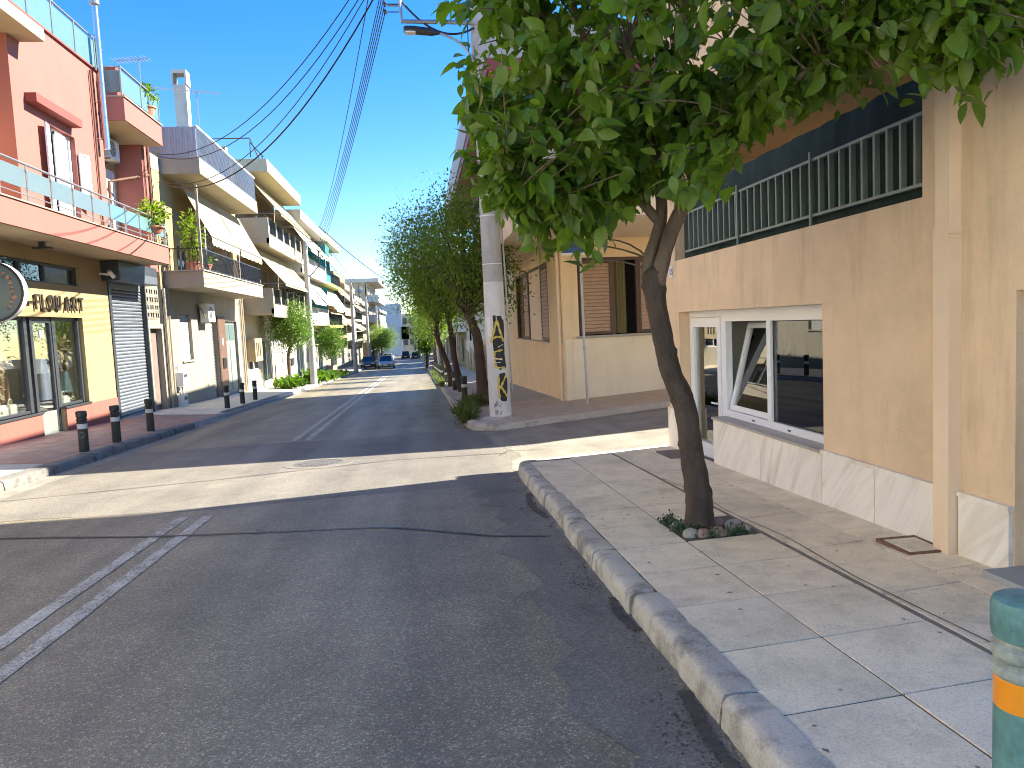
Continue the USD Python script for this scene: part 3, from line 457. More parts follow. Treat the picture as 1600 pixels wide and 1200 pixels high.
put('plinth', MB().fbox(FB, .03, 16.4, .002, .03, -2.2, 1.08), 'peach_stucco', b2)
put('window_sill', MB().fbox(FS, .35, 3.05, -.2, .07, 1.215, 1.268), 'white_wall', b2)
put('window_sill', MB().fbox(FB, 2.1, 9.5, -.2, .07, 1.085, 1.118), 'white_wall', b2)
put('corner_pipe', MB().tube([FB(.12, .07, z) for z in (-.6, 2, 5, 9.5)], .045, 8), 'peach_light', b2)
fr_ = put('window', MB().fbox(FS, .44, 2.95, -.14, -.06, 3.24, 3.32).fbox(FS, .44, .5, -.14, -.06, 1.27, 3.24).fbox(FS, 1.40, 1.5, -.14, -.05, 1.27, 3.24).fbox(FS, 2.12, 2.2, -.14, -.05, 1.27, 3.24).fbox(FS, 2.87, 2.95, -.14, -.06, 1.27, 3.24), 'brown_frame', b2)
sub('curtain', MB().rings([[FS(1.5 + i * .02, -.2 + .02 * math.sin(i * 1.3), z) for i in range(20)] for z in (1.3, 3.24)], caps=False, close=False), 'curtain', fr_, b2)
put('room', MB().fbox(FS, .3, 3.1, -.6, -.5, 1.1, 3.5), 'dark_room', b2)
def louvre(fr, u0, u1, z0, z1, w, mat_f, mat_s, parent, step=.095, label=None):
    p = put('shutter', MB().fbox(fr, u0, u0 + .05, w - .03, w + .01, z0, z1).fbox(fr, u1 - .05, u1, w - .03, w + .01, z0, z1).fbox(fr, u0 + .05, u1 - .05, w - .03, w + .01, z0, z0 + .07).fbox(fr, u0 + .05, u1 - .05, w - .03, w + .01, z1 - .07, z1), mat_f, parent, label=label)
    z = z0 + .07
    while z < z1 - .07 - .02:
        zz = min(z + step, z1 - .07)
        m = MB().hexa([fr(u0 + .05, w - .03, z), fr(u1 - .05, w - .03, z), fr(u1 - .05, w + .004, z + .006), fr(u0 + .05, w + .004, z + .006), fr(u0 + .05, w - .03, zz - .004), fr(u1 - .05, w - .03, zz - .004), fr(u1 - .05, w - .02, zz - .004), fr(u0 + .05, w - .02, zz - .004)])
        sub('slat', m, mat_s, p, parent); z += step
louvre(FS, .5, 1.40, 1.30, 3.24, -.05, 'brown_frame', 'shutter_wood', b2)
louvre(FS, 2.2, 2.87, 1.30, 3.24, -.05, 'brown_frame', 'shutter_wood', b2)
put('window', MB().fbox(FB, 2.2, 9.4, -.14, -.02, 3.34, 3.42).fbox(FB, 2.2, 2.28, -.14, -.02, 1.12, 3.34).fbox(FB, 6.2, 6.3, -.14, -.02, 1.12, 3.34).fbox(FB, 9.3, 9.4, -.14, -.02, 1.12, 3.34), 'brown_frame', b2)
put('infill_panel', MB().fbox(FB, 3.65, 6.2, -.12, -.05, 1.12, 3.34), 'peach_light', b2)
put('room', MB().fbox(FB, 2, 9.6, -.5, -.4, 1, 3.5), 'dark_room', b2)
louvre(FB, 2.3, 3.6, 1.15, 3.34, -.02, 'brown_frame', 'shutter_wood', b2, .12); louvre(FB, 6.3, 7.6, 1.15, 3.34, -.02, 'brown_frame', 'shutter_wood', b2, .12)
put('bay', MB().box(2.27, 3.72, 15.5, 30, 3.82, 4.32).box(3.72, 17, 15.5, 21.6, 3.82, 4.32), 'peach_light', b2)  # overhang and length hidden from view, drawn out to shade road and pavement
put('bay_panel', MB().box(2.27, 2.37, 15.5, 30, 4.322, 5.75).box(2.37, 17, 15.5, 15.6, 4.322, 5.2), 'white_wall', b2)
put('roof_slab', MB().box(2.12, 3.72, 15.35, 30.2, 5.82, 6.05).box(3.72, 17, 15.35, 19.4, 5.82, 6.05), 'maroon', b2)  # roof edge pushed forward, unseen, so its shadow falls nearer the camera
put('upper_slab', MB().box(1.6, 3.72, 15.4, 40, 6.72, 6.97), 'maroon', b2)  # near end carried forward out of sight to shape the road shadow
put('upper_soffit', MB().box(1.65, 3.72, 15.42, 39.98, 6.69, 6.718), 'cream_wall', b2)
put('upper_panel', MB().box(1.57, 1.63, 15.4, 40, 6.972, 7.9), 'corrugated', b2); put('upper_panel', MB().box(1.63, 17, 15.4, 15.46, 6.972, 7.7), 'corrugated', b2); put('upper_slab_side', MB().box(3.722, 17, 15.4, 19.4, 6.72, 6.97), 'maroon', b2)  # the cross panel and side slab are unseen, placed to shade the junction
put('pipe', MB().tube([(2.2, 21, 6.5), (2.2, 21, 4.4)], .05, 8), 'cream_light', b2)

# ------------------------------------------------------------------ pink building with the shop, on the left
FL = Fr((-8.6, 0, 0), (0, 1, 0), (1, 0, 0))
pk = thing('shop_building', 'pink and yellow two-storey building with a shop and long glass-panelled balcony', 'building', (-8.6, 20, -.5))
gw = sbox(11, -1.5, 22.45, 3.95)
for o in (sbox(12.4, .17, 18.2, 2.33), sbox(18.15, -.7, 19.3, 2.33), sbox(19.25, .17, 20.7, 2.33), sbox(12.4, 3.12, 20.78, 3.6)): gw = gw.difference(o)
put('wall', MB().poly(FL, gw, -.28, 0), 'yellow_wall', pk)
put('plinth', MB().fbox(FL, 11, 18.14, .003, .035, -1.5, .12), 'red_plinth', pk); put('plinth', MB().fbox(FL, 19.32, 22.44, .003, .035, -1.5, .12), 'red_plinth', pk)
put('plinth_return', MB().fbox(FL, 19.302, 19.315, -.27, .035, -1.5, .12).fbox(FL, 18.142, 18.149, -.27, .035, -1.5, .12), 'red_plinth', pk)
put('sill', MB().fbox(FL, 11, 18.18, -.25, .06, .125, .17), 'anthracite', pk); put('sill', MB().fbox(FL, 19.27, 20.72, -.25, .06, .125, .17), 'anthracite', pk)
sf = MB()
for u0, u1, z0 in ((12.42, 18.05, .17), (19.4, 20.69, .17)):
    sf.fbox(FL, u0, u1, -.2, -.12, 2.25, 2.33).fbox(FL, u0, u1, -.2, -.12, z0, z0 + .06)
for u, w in ((17.95, .13), (18.22, .09), (19.25, .16), (20.6, .09)): sf.fbox(FL, u, u + w, -.2, -.10, .17 if u not in (18.22, 19.25) else -.6, 2.33)
sfp = put('shop_front', sf, 'anthracite', pk)
for u0, u1 in ((12.42, 17.95), (19.41, 20.6)): sub('pane', MB().fbox(FL, u0, u1, -.165, -.158, .2, 2.26), 'shop_pane', sfp, pk)
dr = put('shop_door', MB().fbox(FL, 18.31, 18.38, -.2, -.12, -.6, 2.3).fbox(FL, 19.18, 19.25, -.2, -.12, -.6, 2.3).fbox(FL, 18.38, 19.18, -.2, -.12, 2.2, 2.3), 'anthracite', pk)
sub('kick_panel', MB().fbox(FL, 18.38, 19.18, -.19, -.13, -.6, .12), 'door_green_grey', dr, pk); sub('pane', MB().fbox(FL, 18.38, 19.18, -.165, -.158, .12, 2.2), 'shop_pane', dr, pk)
sub('notice', MB().fbox(FL, 18.75, 18.93, -.155, -.152, 1.85, 2.02), 'sign_white', dr, pk)
put('door_step', MB().fbox(FL, 18.15, 19.31, -.3, .12, -.8, -.52), 'marble', pk)
tr = MB().fbox(FL, 12.4, 20.78, -.2, -.1, 3.54, 3.6).fbox(FL, 12.4, 20.78, -.2, -.1, 3.12, 3.17)
for u in (12.4, 14.4, 16.3, 17.98, 19.1, 20.7): tr.fbox(FL, u, u + .09, -.2, -.1, 3.17, 3.54)
trp = put('transom_window', tr, 'anthracite', pk)
for a, b in ((14.49, 16.3), (16.39, 17.98), (18.07, 19.1), (19.19, 20.7)): sub('pane', MB().fbox(FL, a, b, -.16, -.155, 3.17, 3.54), 'pane', trp, pk)
put('shop_interior', MB().box(-12.5, -12.4, 10, 22.4, -1, 3.95).box(-12.4, -8.9, 22.0, 22.1, -1, 3.95).box(-12.4, -8.9, 10.9, 11, -1, 3.95), 'shop_wall', pk)
put('shop_floor', MB().box(-12.4, -8.88, 11, 22, -1, -.45), 'wood', pk); put('shop_display', MB().box(-9.8, -8.9, 11, 18.0, -.45, .16).box(-9.8, -8.9, 19.42, 22, -.45, .16), 'room_white', pk)
put('shop_ceiling', MB().box(-12.4, -8.88, 11, 22.3, 2.62, 2.7), 'shop_wall', pk)
put('brick_panel', MB().box(-12.38, -12.3, 15, 19, -.4, 2.5), 'grey_wall', pk)
lu = 17.86
for ch, adv in zip('-FLOUART', (.36, .30, .29, .36, .50, .40, .36, .3)):
    put('letter', text(FL, ch, .33, lu, 2.50, .03, .035, True, 1, .98), 'letter', pk); lu += adv
# balcony
put('balcony_slab', MB().fbox(FL, 11, 24.15, 0.002, 1.2, 3.93, 4.43), 'pink_wall', pk); put('balcony_soffit', MB().fbox(FL, 11, 24.1, .004, 1.17, 3.915, 3.927), 'soffit', pk); put('balcony_cap', MB().fbox(FL, 11, 24.18, .0, 1.23, 4.432, 4.46), 'cream_light', pk)
for k in range(12):
    u = 13.0 + k * 1.0
    put('railing_post', MB().tube([FL(u, 1.15, 4.46), FL(u, 1.15, 5.18)], .022, 6).fbox(FL, u - .03, u + .03, 1.12, 1.18, 4.7, 4.75).fbox(FL, u - .03, u + .03, 1.12, 1.18, 5.05, 5.1), 'metal_grey', pk)
    if k: put('glass_panel', MB().fbox(FL, u - .95, u - .05, 1.145, 1.155, 4.72, 5.1), 'frosted_white' if k < 8 else 'frosted', pk)
put('handrail', MB().tube([FL(11, 1.15, 5.2), FL(24.1, 1.15, 5.2)], .026, 8).tube([FL(11, 1.15, 4.6), FL(24.1, 1.15, 4.6)], .012, 6).tube([FL(24.1, 1.15, 5.2), FL(24.1, 0.02, 5.2)], .026, 8).tube([FL(24.1, 1.15, 4.46), FL(24.1, 1.15, 5.2)], .024, 8), 'metal_grey', pk)
# upper storey
uw = sbox(18.2, 4.4, 23.05, 9.22).difference(sbox(19.72, 4.5, 21.2, 6.98)); put('upper_wall', MB().poly(FL, uw, -.3, 0).fbox(FL, 18.2, 18.4, -1.4, -.3, 4.4, 9.2).fbox(FL, 22.85, 23.05, -.9, -.3, 4.4, 9.2), 'pink_wall', pk)
put('parapet_cap', MB().fbox(FL, 10, 23.08, -.32, .06, 9.222, 9.27), 'pink_dark', pk)
put('recess_wall', MB().fbox(FL, 8, 18.2, -1.5, -1.2, 4.4, 9.2).fbox(FL, 8, 18.2, -1.2, -.25, 9.0, 9.2), 'tan_stucco', pk)
put('upper_balcony', MB().fbox(FL, 8, 18.75, -1.2, .55, 8.5, 8.78), 'cream_light', pk)
put('awning_box', MB().fbox(FL, 18.75, 21.1, .002, .26, 7.2, 7.4), 'pink_dark', pk)
uwin = put('window', MB().fbox(FL, 19.72, 21.2, -.2, -.12, 6.9, 6.98).fbox(FL, 19.72, 19.8, -.2, -.12, 4.5, 6.9).fbox(FL, 21.12, 21.2, -.2, -.12, 4.5, 6.9).fbox(FL, 20.42, 20.5, -.2, -.12, 4.5, 6.9), 'upvc', pk)
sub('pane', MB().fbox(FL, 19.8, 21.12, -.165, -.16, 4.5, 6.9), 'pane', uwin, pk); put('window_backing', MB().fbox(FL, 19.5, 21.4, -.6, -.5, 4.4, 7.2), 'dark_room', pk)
def wl(fr, u0, u1, z0, z1, w, mat, parent, step=.075):
    m = MB().fbox(fr, u0, u0 + .05, w, w + .04, z0, z1).fbox(fr, u1 - .05, u1, w, w + .04, z0, z1).fbox(fr, u0, u1, w, w + .04, z0 - .0, z0 + .06).fbox(fr, u0, u1, w, w + .04, z1 - .06, z1)
    z = z0 + .07
    while z < z1 - .1:
        m.hexa([fr(u0 + .05, w, z), fr(u1 - .05, w, z), fr(u1 - .05, w + .03, z + .005), fr(u0 + .05, w + .03, z + .005), fr(u0 + .05, w, z + step * .9), fr(u1 - .05, w, z + step * .9), fr(u1 - .05, w + .012, z + step * .9), fr(u0 + .05, w + .012, z + step * .9)]); z += step
    return put('shutter', m, mat, parent)
wl(FL, 20.2, 20.85, 4.55, 6.9, -.1, 'upvc', pk); wl(Fr(FL(19.72, .02, 0), (-.25, .97, 0), (.97, .25, 0)), -.45, .0, 4.55, 6.9, 0, 'upvc', pk)
wl(Fr(FL(21.25, .03, 0), (.35, .94, 0), (.94, -.35, 0)), 0, .35, 5.2, 6.6, 0, 'upvc', pk)
for k in range(9):
    u = 13 + k * 1.25; put('roof_glass', MB().fbox(FL, u - 1.2, u - .05, -.01, .0, 9.32, 10.05), 'frosted', pk); put('roof_post', MB().fbox(FL, u - .045, u - .005, -.02, .02, 9.27, 10.12), 'metal_grey', pk)
put('roof_rail', MB().fbox(FL, 10, 23.0, -.02, .025, 10.12, 10.15), 'metal_grey', pk)
# recess with the small upper terrace
FR = Fr((-9.35, 0, 0), (0, 1, 0), (1, 0, 0))
put('terrace_wall', MB().poly(FR, sbox(22.9, 4.4, 26.3, 8.0).difference(sbox(24.9, 4.5, 25.85, 7.05)), -.2, 0), 'yellow_wall', pk)
tdoor = put('terrace_door', MB().fbox(FR, 24.9, 25.85, -.1, -.04, 6.97, 7.05).fbox(FR, 24.9, 24.98, -.1, -.04, 4.5, 6.97).fbox(FR, 25.77, 25.85, -.1, -.04, 4.5, 6.97).fbox(FR, 24.98, 25.77, -.09, -.06, 4.5, 6.97), 'upvc', pk)
put('pillar', MB().fbox(FL, 25.9, 26.62, -.95, .06, 3.92, 8.0), 'pink_wall', pk)
put('terrace_slab', MB().fbox(FL, 23.06, 26.2, -1.0, .65, 7.92, 8.56), 'pink_wall', pk); put('terrace_soffit', MB().fbox(FL, 23.1, 26.15, -.74, .62, 7.905, 7.917), 'soffit', pk)
put('terrace_cap', MB().fbox(FL, 23.04, 26.24, -1.0, .69, 8.562, 8.60), 'cream_light', pk)
for k, (a, b) in enumerate(((23.1, 24.6), (24.65, 26.15))): put('terrace_glass', MB().fbox(FL, a, b, .6, .61, 8.7, 9.3), 'frosted', pk)
put('terrace_glass', MB().fbox(FL, 23.085, 23.095, -.5, .57, 8.7, 9.3), 'frosted_white', pk)
put('terrace_rail', MB().fbox(FL, 23.06, 26.2, .57, .63, 9.38, 9.42).fbox(FL, 23.06, 23.1, -1.0, .57, 9.38, 9.42).fbox(FL, 23.06, 23.1, .58, .62, 8.6, 9.38).fbox(FL, 23.06, 23.1, -.55, -.5, 8.6, 9.38).fbox(FL, 24.6, 24.64, .59, .63, 8.6, 9.38).fbox(FL, 26.16, 26.2, .59, .63, 8.6, 9.38), 'metal_grey', pk)
put('stair_tower', MB().box(-11.5, -9.0, 25.6, 27.0, 8, 10.25), 'pink_dark', pk)
for pts, r in (([FL(22.45, .05, 4.5), FL(22.45, .05, 9.1)], .03), ([FL(26.0, .1, 7.9), FL(26.0, .1, 4.5)], .025), ([FL(26.4, .1, 9.0), FL(26.4, .1, 4.5)], .035), ([FL(26.2, .14, 7.0), FL(25.0, -.65, 6.6), FL(24.9, -.65, 4.5)], .05)): put('vent_pipe', MB().tube(pts, r, 8), 'rust', pk)
# roller shutter bay
put('shutter_rail', MB().fbox(FL, 22.47, 22.62, -.2, .03, -1.2, 3.4), 'anthracite', pk); put('shutter_rail', MB().fbox(FL, 25.28, 25.36, -.2, .03, -1.2, 3.4), 'anthracite', pk)
put('bay_wall', MB().fbox(FL, 22.45, 26.9, -.4, -.22, -1.2, 3.95), 'shop_wall', pk)
rs = put('roller_shutter', MB().fbox(FL, 22.62, 25.28, -.2, -.1, 3.2, 3.4).fbox(FL, 22.62, 25.28, -.16, -.08, -.85, -.62), 'shutter_grey', pk)
z = -.62
while z < 3.19:
    sub('slat', MB().rings([[FL(u, w, zz) for w, zz in ((-.15, z), (-.11, z + .012), (-.095, z + .05), (-.11, z + .088), (-.15, z + .098))] for u in (22.62, 25.28)]), 'shutter_grey', rs, pk); z += .1
sbx = put('shutter_box', MB().fbox(FL, 22.1, 25.15, .002, .48, 3.36, 3.90), 'anthracite', pk); sub('fascia', MB().fbox(FL, 22.15, 25.12, .481, .487, 3.38, 3.62), 'slate_box', sbx, pk)
# breeze-block panel and doorway
bb = put('breeze_block_panel', MB().fbox(FL, 25.36, 26.75, -.16, -.06, 2.2, 2.36).fbox(FL, 25.36, 26.75, -.16, -.06, 3.38, 3.9), 'white_shop_paint', pk)
for i in range(3):
    for j in range(4):
        a, zz = 25.38 + i * .455, 2.36 + j * .255
        m = MB().fbox(FL, a, a + .45, -.15, -.05, zz, zz + .05).fbox(FL, a, a + .45, -.15, -.05, zz + .2, zz + .25).fbox(FL, a, a + .07, -.15, -.05, zz + .05, zz + .2).fbox(FL, a + .38, a + .45, -.15, -.05, zz + .05, zz + .2).fbox(FL, a + .195, a + .255, -.15, -.05, zz + .05, zz + .2)
        sub('breeze_block', m, 'white_shop_paint', bb, pk)
put('door_frame', MB().fbox(FL, 25.37, 25.5, -.2, .02, -1.2, 2.2).fbox(FL, 26.6, 26.74, -.2, .02, -1.2, 2.2).fbox(FL, 25.5, 26.6, -.2, .02, 2.05, 2.2), 'white_shop_paint', pk)
put('door_leaf', MB().fbox(FL, 25.5, 26.6, -.21, -.17, -1.2, 2.05), 'stone_dark', pk)
put('main_mass', MB().box(-16, -12.5, 8, 26.6, -2, 9.2).box(-12.5, -9.9, 8, 26.6, 8.0, 8.9).box(-12.5, -8.9, 8, 22.4, 3.9, 4.4).box(-12.5, -9.55, 22.4, 26.6, -1, 8).box(-12.5, -10.2, 10, 22.8, 4.4, 8.0), 'yellow_wall', pk)

# ------------------------------------------------------------------ helpers for balconied houses
def bars_railing(fr, u0, u1, w, z0, z1, step=.12, r=.009, ends=None):
    m = MB().fbox(fr, u0, u1, w - .02, w + .02, z1 - .04, z1).fbox(fr, u0, u1, w - .015, w + .015, z0 + .05, z0 + .075)
    u = u0 + .05
    while u < u1: m.fbox(fr, u - r, u + r, w - r, w + r, z0, z1 - .02); u += step
    if ends is not None:
        for ue in ends:
            m.fbox(fr, ue - .02, ue + .02, 0, w, z1 - .04, z1); ww = .08
            while ww < w: m.fbox(fr, ue - r, ue + r, ww - r, ww + r, z0, z1 - .02); ww += step
    return m
def awning(fr, parent, u0, u1, wt, zt_, wb, zb, mat, valance=.22, frame='metal_grey', scallop=True, seams=0):
    n = max(8, int((u1 - u0) / .12)); us = np.linspace(u0, u1, n)
    top = [fr(u, wt, zt_) for u in us]; mid = [fr(u, (wt + wb) / 2, (zt_ + zb) / 2 - .04 + .012 * math.sin(u * 3)) for u in us]; bot = [fr(u, wb, zb) for u in us]
    val = [fr(u, wb + .015 * math.sin(u * 7), zb - valance * (.8 + .2 * abs(math.sin(i * .9)) if scallop else 1)) for i, u in enumerate(us)]
    p = put('awning', MB().rings([top, mid, bot, val], caps=False, close=False), mat, parent, smooth=30)
    arms = MB().tube([fr(u0 + .02, wb, zb), fr(u1 - .02, wb, zb)], .022, 6)
    for u in (u0 + .15, u1 - .15): arms.tube([fr(u, .02, zb + .1), fr(u, wb, zb - .01)], .018, 6)
    sub('awning_arm', arms, frame, p, parent)
    return p
def window_unit(fr, parent, u0, u1, z0, z1, w=-.12, frame='upvc', pane='car_glass', shut=None, door=False):
    p = put('window' if not door else 'balcony_door', MB().fbox(fr, u0, u1, w, w + .06, z1 - .07, z1).fbox(fr, u0, u0 + .07, w, w + .06, z0, z1).fbox(fr, u1 - .07, u1, w, w + .06, z0, z1).fbox(fr, (u0 + u1) / 2 - .04, (u0 + u1) / 2 + .04, w, w + .06, z0, z1).fbox(fr, u0, u1, w, w + .06, z0, z0 + .07), frame, parent)
    sub('pane', MB().fbox(fr, u0 + .07, u1 - .07, w + .01, w + .02, z0 + .07, z1 - .07), pane, p, parent)
    if shut:
        m = MB(); z = z1
        lim = z0 + (z1 - z0) * shut
        while z > lim: m.hexa([fr(u0, w + .05, z - .06), fr(u1, w + .05, z - .06), fr(u1, w + .085, z - .055), fr(u0, w + .085, z - .055), fr(u0, w + .05, z - .004), fr(u1, w + .05, z - .004), fr(u1, w + .07, z - .004), fr(u0, w + .07, z - .004)]); z -= .06
        sub('roller_blind', m, 'corrugated' if shut > .01 else 'shutter_grey', p, parent)
    return p
def wall_with(fr, parent, u0, u1, z0, z1, holes, mat, t=.25, name='wall'):
    g = sbox(u0, z0, u1, z1)
    for h in holes: g = g.difference(sbox(h[0], h[2], h[1], h[3]))
    return put(name, MB().poly(fr, g, -t, 0), mat, parent)

# ------------------------------------------------------------------ white and cream house with terrace (next along the left)
wb_ = thing('terraced_house', 'off-white two-storey house with cream awning, grey roof terrace and brown tiled doorway', 'building', (-8.6, 33, -.9))
wall_with(FL, wb_, 26.92, 38.55, -1.8, 3.44, [(28.65, 30.05, .86, 2.56), (32.75, 33.62, -1.6, 2.4), (34.85, 37.2, -1.8, 2.36)], 'white_shop_paint')
put('back_mass', MB().fbox(FL, 26.9, 38.5, -6, -.5, -2, 7.3), 'cream_wall', wb_)
window_unit(FL, wb_, 28.65, 30.05, .86, 2.56, -.2, shut=.02); put('window_sill', MB().fbox(FL, 28.6, 30.1, -.1, .06, .80, .855), 'white_shop_paint', wb_)
put('pilaster', MB().fbox(FL, 33.62, 34.85, .002, .05, -1.8, 2.55), 'stone_dark', wb_)
for k in range(6): put('tile', MB().fbox(FL, 33.66, 34.81, .052, .066, -1.08 + k * .6, -.5 + k * .6), 'brown_tile', wb_)
put('doorbell_panel', MB().fbox(FL, 34.1, 34.3, .068, .08, 1.3, 1.6), 'upvc', wb_); put('letter_box', MB().fbox(FL, 33.95, 34.5, .068, .1, .3, .75), 'black_plastic', wb_)
gt = put('side_gate', MB().fbox(FL, 32.75, 33.62, -.22, -.18, -1.6, 2.4), 'white_shop_paint', wb_); m = MB()
for k in range(24): m.fbox(FL, 32.8, 33.58, -.18, -.15, -.9 + k * .13, -.84 + k * .13)
sub('slats', m, 'metal_grey', gt, wb_)
dd = put('garage_door', MB().fbox(FL, 34.9, 37.15, -.2, -.12, -1.8, 2.34), 'door_green_grey', wb_); sub('panel', MB().fbox(FL, 35.05, 35.95, -.12, -.1, -.8, 1.3).fbox(FL, 36.1, 37.0, -.12, -.1, -.8, 1.3), 'door_green_grey', dd, wb_); sub('fanlight', MB().fbox(FL, 35.05, 35.95, -.12, -.1, 1.5, 2.2).fbox(FL, 36.1, 37.0, -.12, -.1, 1.5, 2.2), 'frosted_white', dd, wb_)
put('slab', MB().fbox(FL, 27.35, 37.25, .002, 1.3, 3.42, 3.98), 'cream_light', wb_); put('slab_lip', MB().fbox(FL, 27.3, 37.3, .0, 1.34, 3.982, 4.02), 'white_wall', wb_)
put('railing', bars_railing(FL, 27.4, 37.2, 1.24, 4.02, 4.78, .13, .011, (27.42,)), 'metal_dark', wb_)
put('railing_post', MB().fbox(FL, 27.4, 27.48, 1.2, 1.28, 4.02, 6.9), 'cream_light', wb_); put('railing_post', MB().fbox(FL, 33.0, 33.06, 1.21, 1.27, 4.02, 5.4), 'cream_light', wb_)
wall_with(FL, wb_, 26.92, 38.55, 3.45, 7.38, [(29, 30.4, 4.05, 6.4), (32, 34.2, 4.05, 6.4), (35.5, 36.8, 4.05, 6.4)], 'yellow_wall', name='upper_wall')
for a, b in ((29, 30.4), (32, 34.2), (35.5, 36.8)): window_unit(FL, wb_, a, b, 4.05, 6.4, shut=.45, door=True)
put('terrace_slab', MB().fbox(FL, 27.9, 37.35, .002, 1.3, 7.38, 7.92), 'cream_light', wb_); put('terrace_slab_back', MB().fbox(FL, 26.9, 38.5, -6, 0, 7.40, 7.9), 'cream_light', wb_)
awning(FL, wb_, 28.9, 33.2, .35, 7.2, 1.28, 5.32, 'awning_cream', .32); awning(FL, wb_, 33.35, 37.7, .35, 7.2, 1.28, 5.32, 'awning_cream', .32)
put('terrace_railing', bars_railing(FL, 28.0, 37.3, 1.24, 7.92, 9.0, .12, .012), 'metal_grey', wb_); put('terrace_handrail', MB().fbox(FL, 27.95, 37.32, 1.21, 1.28, 9.0, 9.05), 'upvc', wb_)
m = MB()
for k in range(13): m.fbox(Fr((-8.6, 28.0, 0), (1, 0, 0), (0, -1, 0)), .0 + k * .095, .09 + k * .095, .0, .02 + .01 * (k % 2), 7.93, 9.0)
put('corrugated_screen', m, 'corrugated', wb_)
put('parapet', MB().fbox(FL, 28.3, 28.5, -6, -.05, 7.9, 9.05), 'grey_wall', wb_); put('parapet', MB().fbox(FL, 32.6, 32.9, -3, 1.1, 7.92, 9.1), 'grey_wall', wb_); put('pillar', MB().fbox(FL, 32.55, 32.95, .75, 1.15, 7.93, 9.4), 'white_wall', wb_)
put('chimney', MB().box(-9.7, -9.2, 34, 34.5, 7.9, 12.3).box(-9.75, -9.68, 33.95, 34.55, 12.3, 12.75).box(-9.22, -9.15, 33.95, 34.55, 12.3, 12.75).box(-9.75, -9.15, 33.95, 34.55, 12.75, 12.9), 'grey_wall', wb_)
for u, w, z0_, z1_ in ((26.98, .06, -.75, 3.4), (27.14, .05, -.75, 3.4), (27.28, .08, -.75, 3.4), (38.3, .07, -1.1, 7.3), (37.95, .07, -1.1, 3.4)): put('downpipe', MB().tube([FL(u, w, z0_), FL(u, w, z1_)], .045, 8), 'cream_light', wb_)

# ------------------------------------------------------------------ generic balconied apartment house (left row)
def apartment(name, label, y0, y1, xw, zb, floors, wall, slab, over=1.3, parapet='solid', par_mat=None, aw=None, base=None, fh=3.3, gh=3.3, roof_over=None, side=1, bay=2.6, group=None, aw_out=.6, roof=None, setback=0, rail='metal_dark', awskip=()):
    fr = Fr((xw, 0, 0), (0, 1, 0), (side, 0, 0)); t = thing(name, label, 'building', (xw, (y0 + y1) / 2, zb), group)
    put('back_mass', MB().fbox(fr, y0 + .02, y1 - .02, -8, -.4, zb - 1.5, zb + gh + floors * fh - .05), wall, t)
    nb = max(1, int((y1 - y0 - .6) // bay)); bw_ = (y1 - y0 - .6) / nb
    holes = [(y0 + .3 + i * bw_ + .35, y0 + .3 + (i + 1) * bw_ - .35, zb + (.15 if i % 3 == 1 else .95), zb + 2.45) for i in range(nb)]
    wall_with(fr, t, y0, y1, zb - 1.5, zb + gh - .25, holes, base or wall)
    for i, h in enumerate(holes): window_unit(fr, t, *h, shut=(.4 if i % 3 == 0 else (.02 if i % 3 == 2 else None)), frame='upvc' if i % 3 != 1 else 'door_green_grey')
    for f in range(floors):
        z = zb + gh + f * fh
        holes = [(y0 + .3 + i * bw_ + .45, y0 + .3 + (i + 1) * bw_ - .45, z + .05, z + 2.3) for i in range(nb)]
        wall_with(fr, t, y0, y1, z - .25, z + fh - .25, holes, wall)
        for i, h in enumerate(holes): window_unit(fr, t, *h, door=True, shut=(None, .5, .2)[(i + f) % 3])
        put('balcony_slab', MB().fbox(fr, y0 + .05, y1 - .05, .002, over, z - .25, z), slab, t)
        if parapet == 'solid':
            m = MB().fbox(fr, y0 + .05, y1 - .05, over - .12, over + .002, z - .42, z + .22).fbox(fr, y0 + .05, y0 + .17, .002, over - .12, z + .001, z + 1.0); n = max(2, int((y1 - y0) / 1.9))
            for i in range(n + 1):
                u = y0 + .05 + (y1 - y0 - .1 - .32) * i / n; m.fbox(fr, u, u + .32, over - .12, over, z + .22, z + 1.0)
            put('balcony_parapet', m, par_mat or slab, t); put('balcony_railing', bars_railing(fr, y0 + .2, y1 - .2, over - .06, z + .22, z + 1.0, .14, .012), rail, t)
        elif parapet == 'full':
            put('balcony_parapet', MB().fbox(fr, y0 + .05, y1 - .05, over - .12, over + .002, z - .3, z + .95).fbox(fr, y0 + .05, y0 + .17, .002, over - .12, z + .001, z + .95), par_mat or slab, t)
        else:
            put('balcony_railing', bars_railing(fr, y0 + .1, y1 - .1, over - .06, z, z + .95, .14, .012, (y0 + .1,)), rail, t)
        if aw and f not in awskip:
            n = max(1, int((y1 - y0) / 4.6)); L = (y1 - y0 - .4) / n
            for i in range(n): awning(fr, t, y0 + .2 + i * L + .04, y0 + .2 + (i + 1) * L - .04, over - .65, z + fh - .35, over + aw_out, z + 1.15 + .12 * ((i * 7 + f * 3) % 3), aw, .12, scallop=False)
    zt2 = zb + gh + floors * fh
    put('roof_slab', MB().fbox(fr, y0 - .0, y1, -8, roof_over if roof_over is not None else over + .1, zt2 - .25, zt2 + .35), roof or slab, t)
    return t, fr, zt2
apartment('next_house', 'unseen white house left of view, placed to bounce light onto the foreground', -16, 10.8, -8.6, .1, 2, 'bright_wall', 'bright_wall', 1.1, 'full', None, None, None, fh=3.2, gh=3.4, bay=4.4)  # out of view; pale walls bounce sunlight onto the shaded foreground
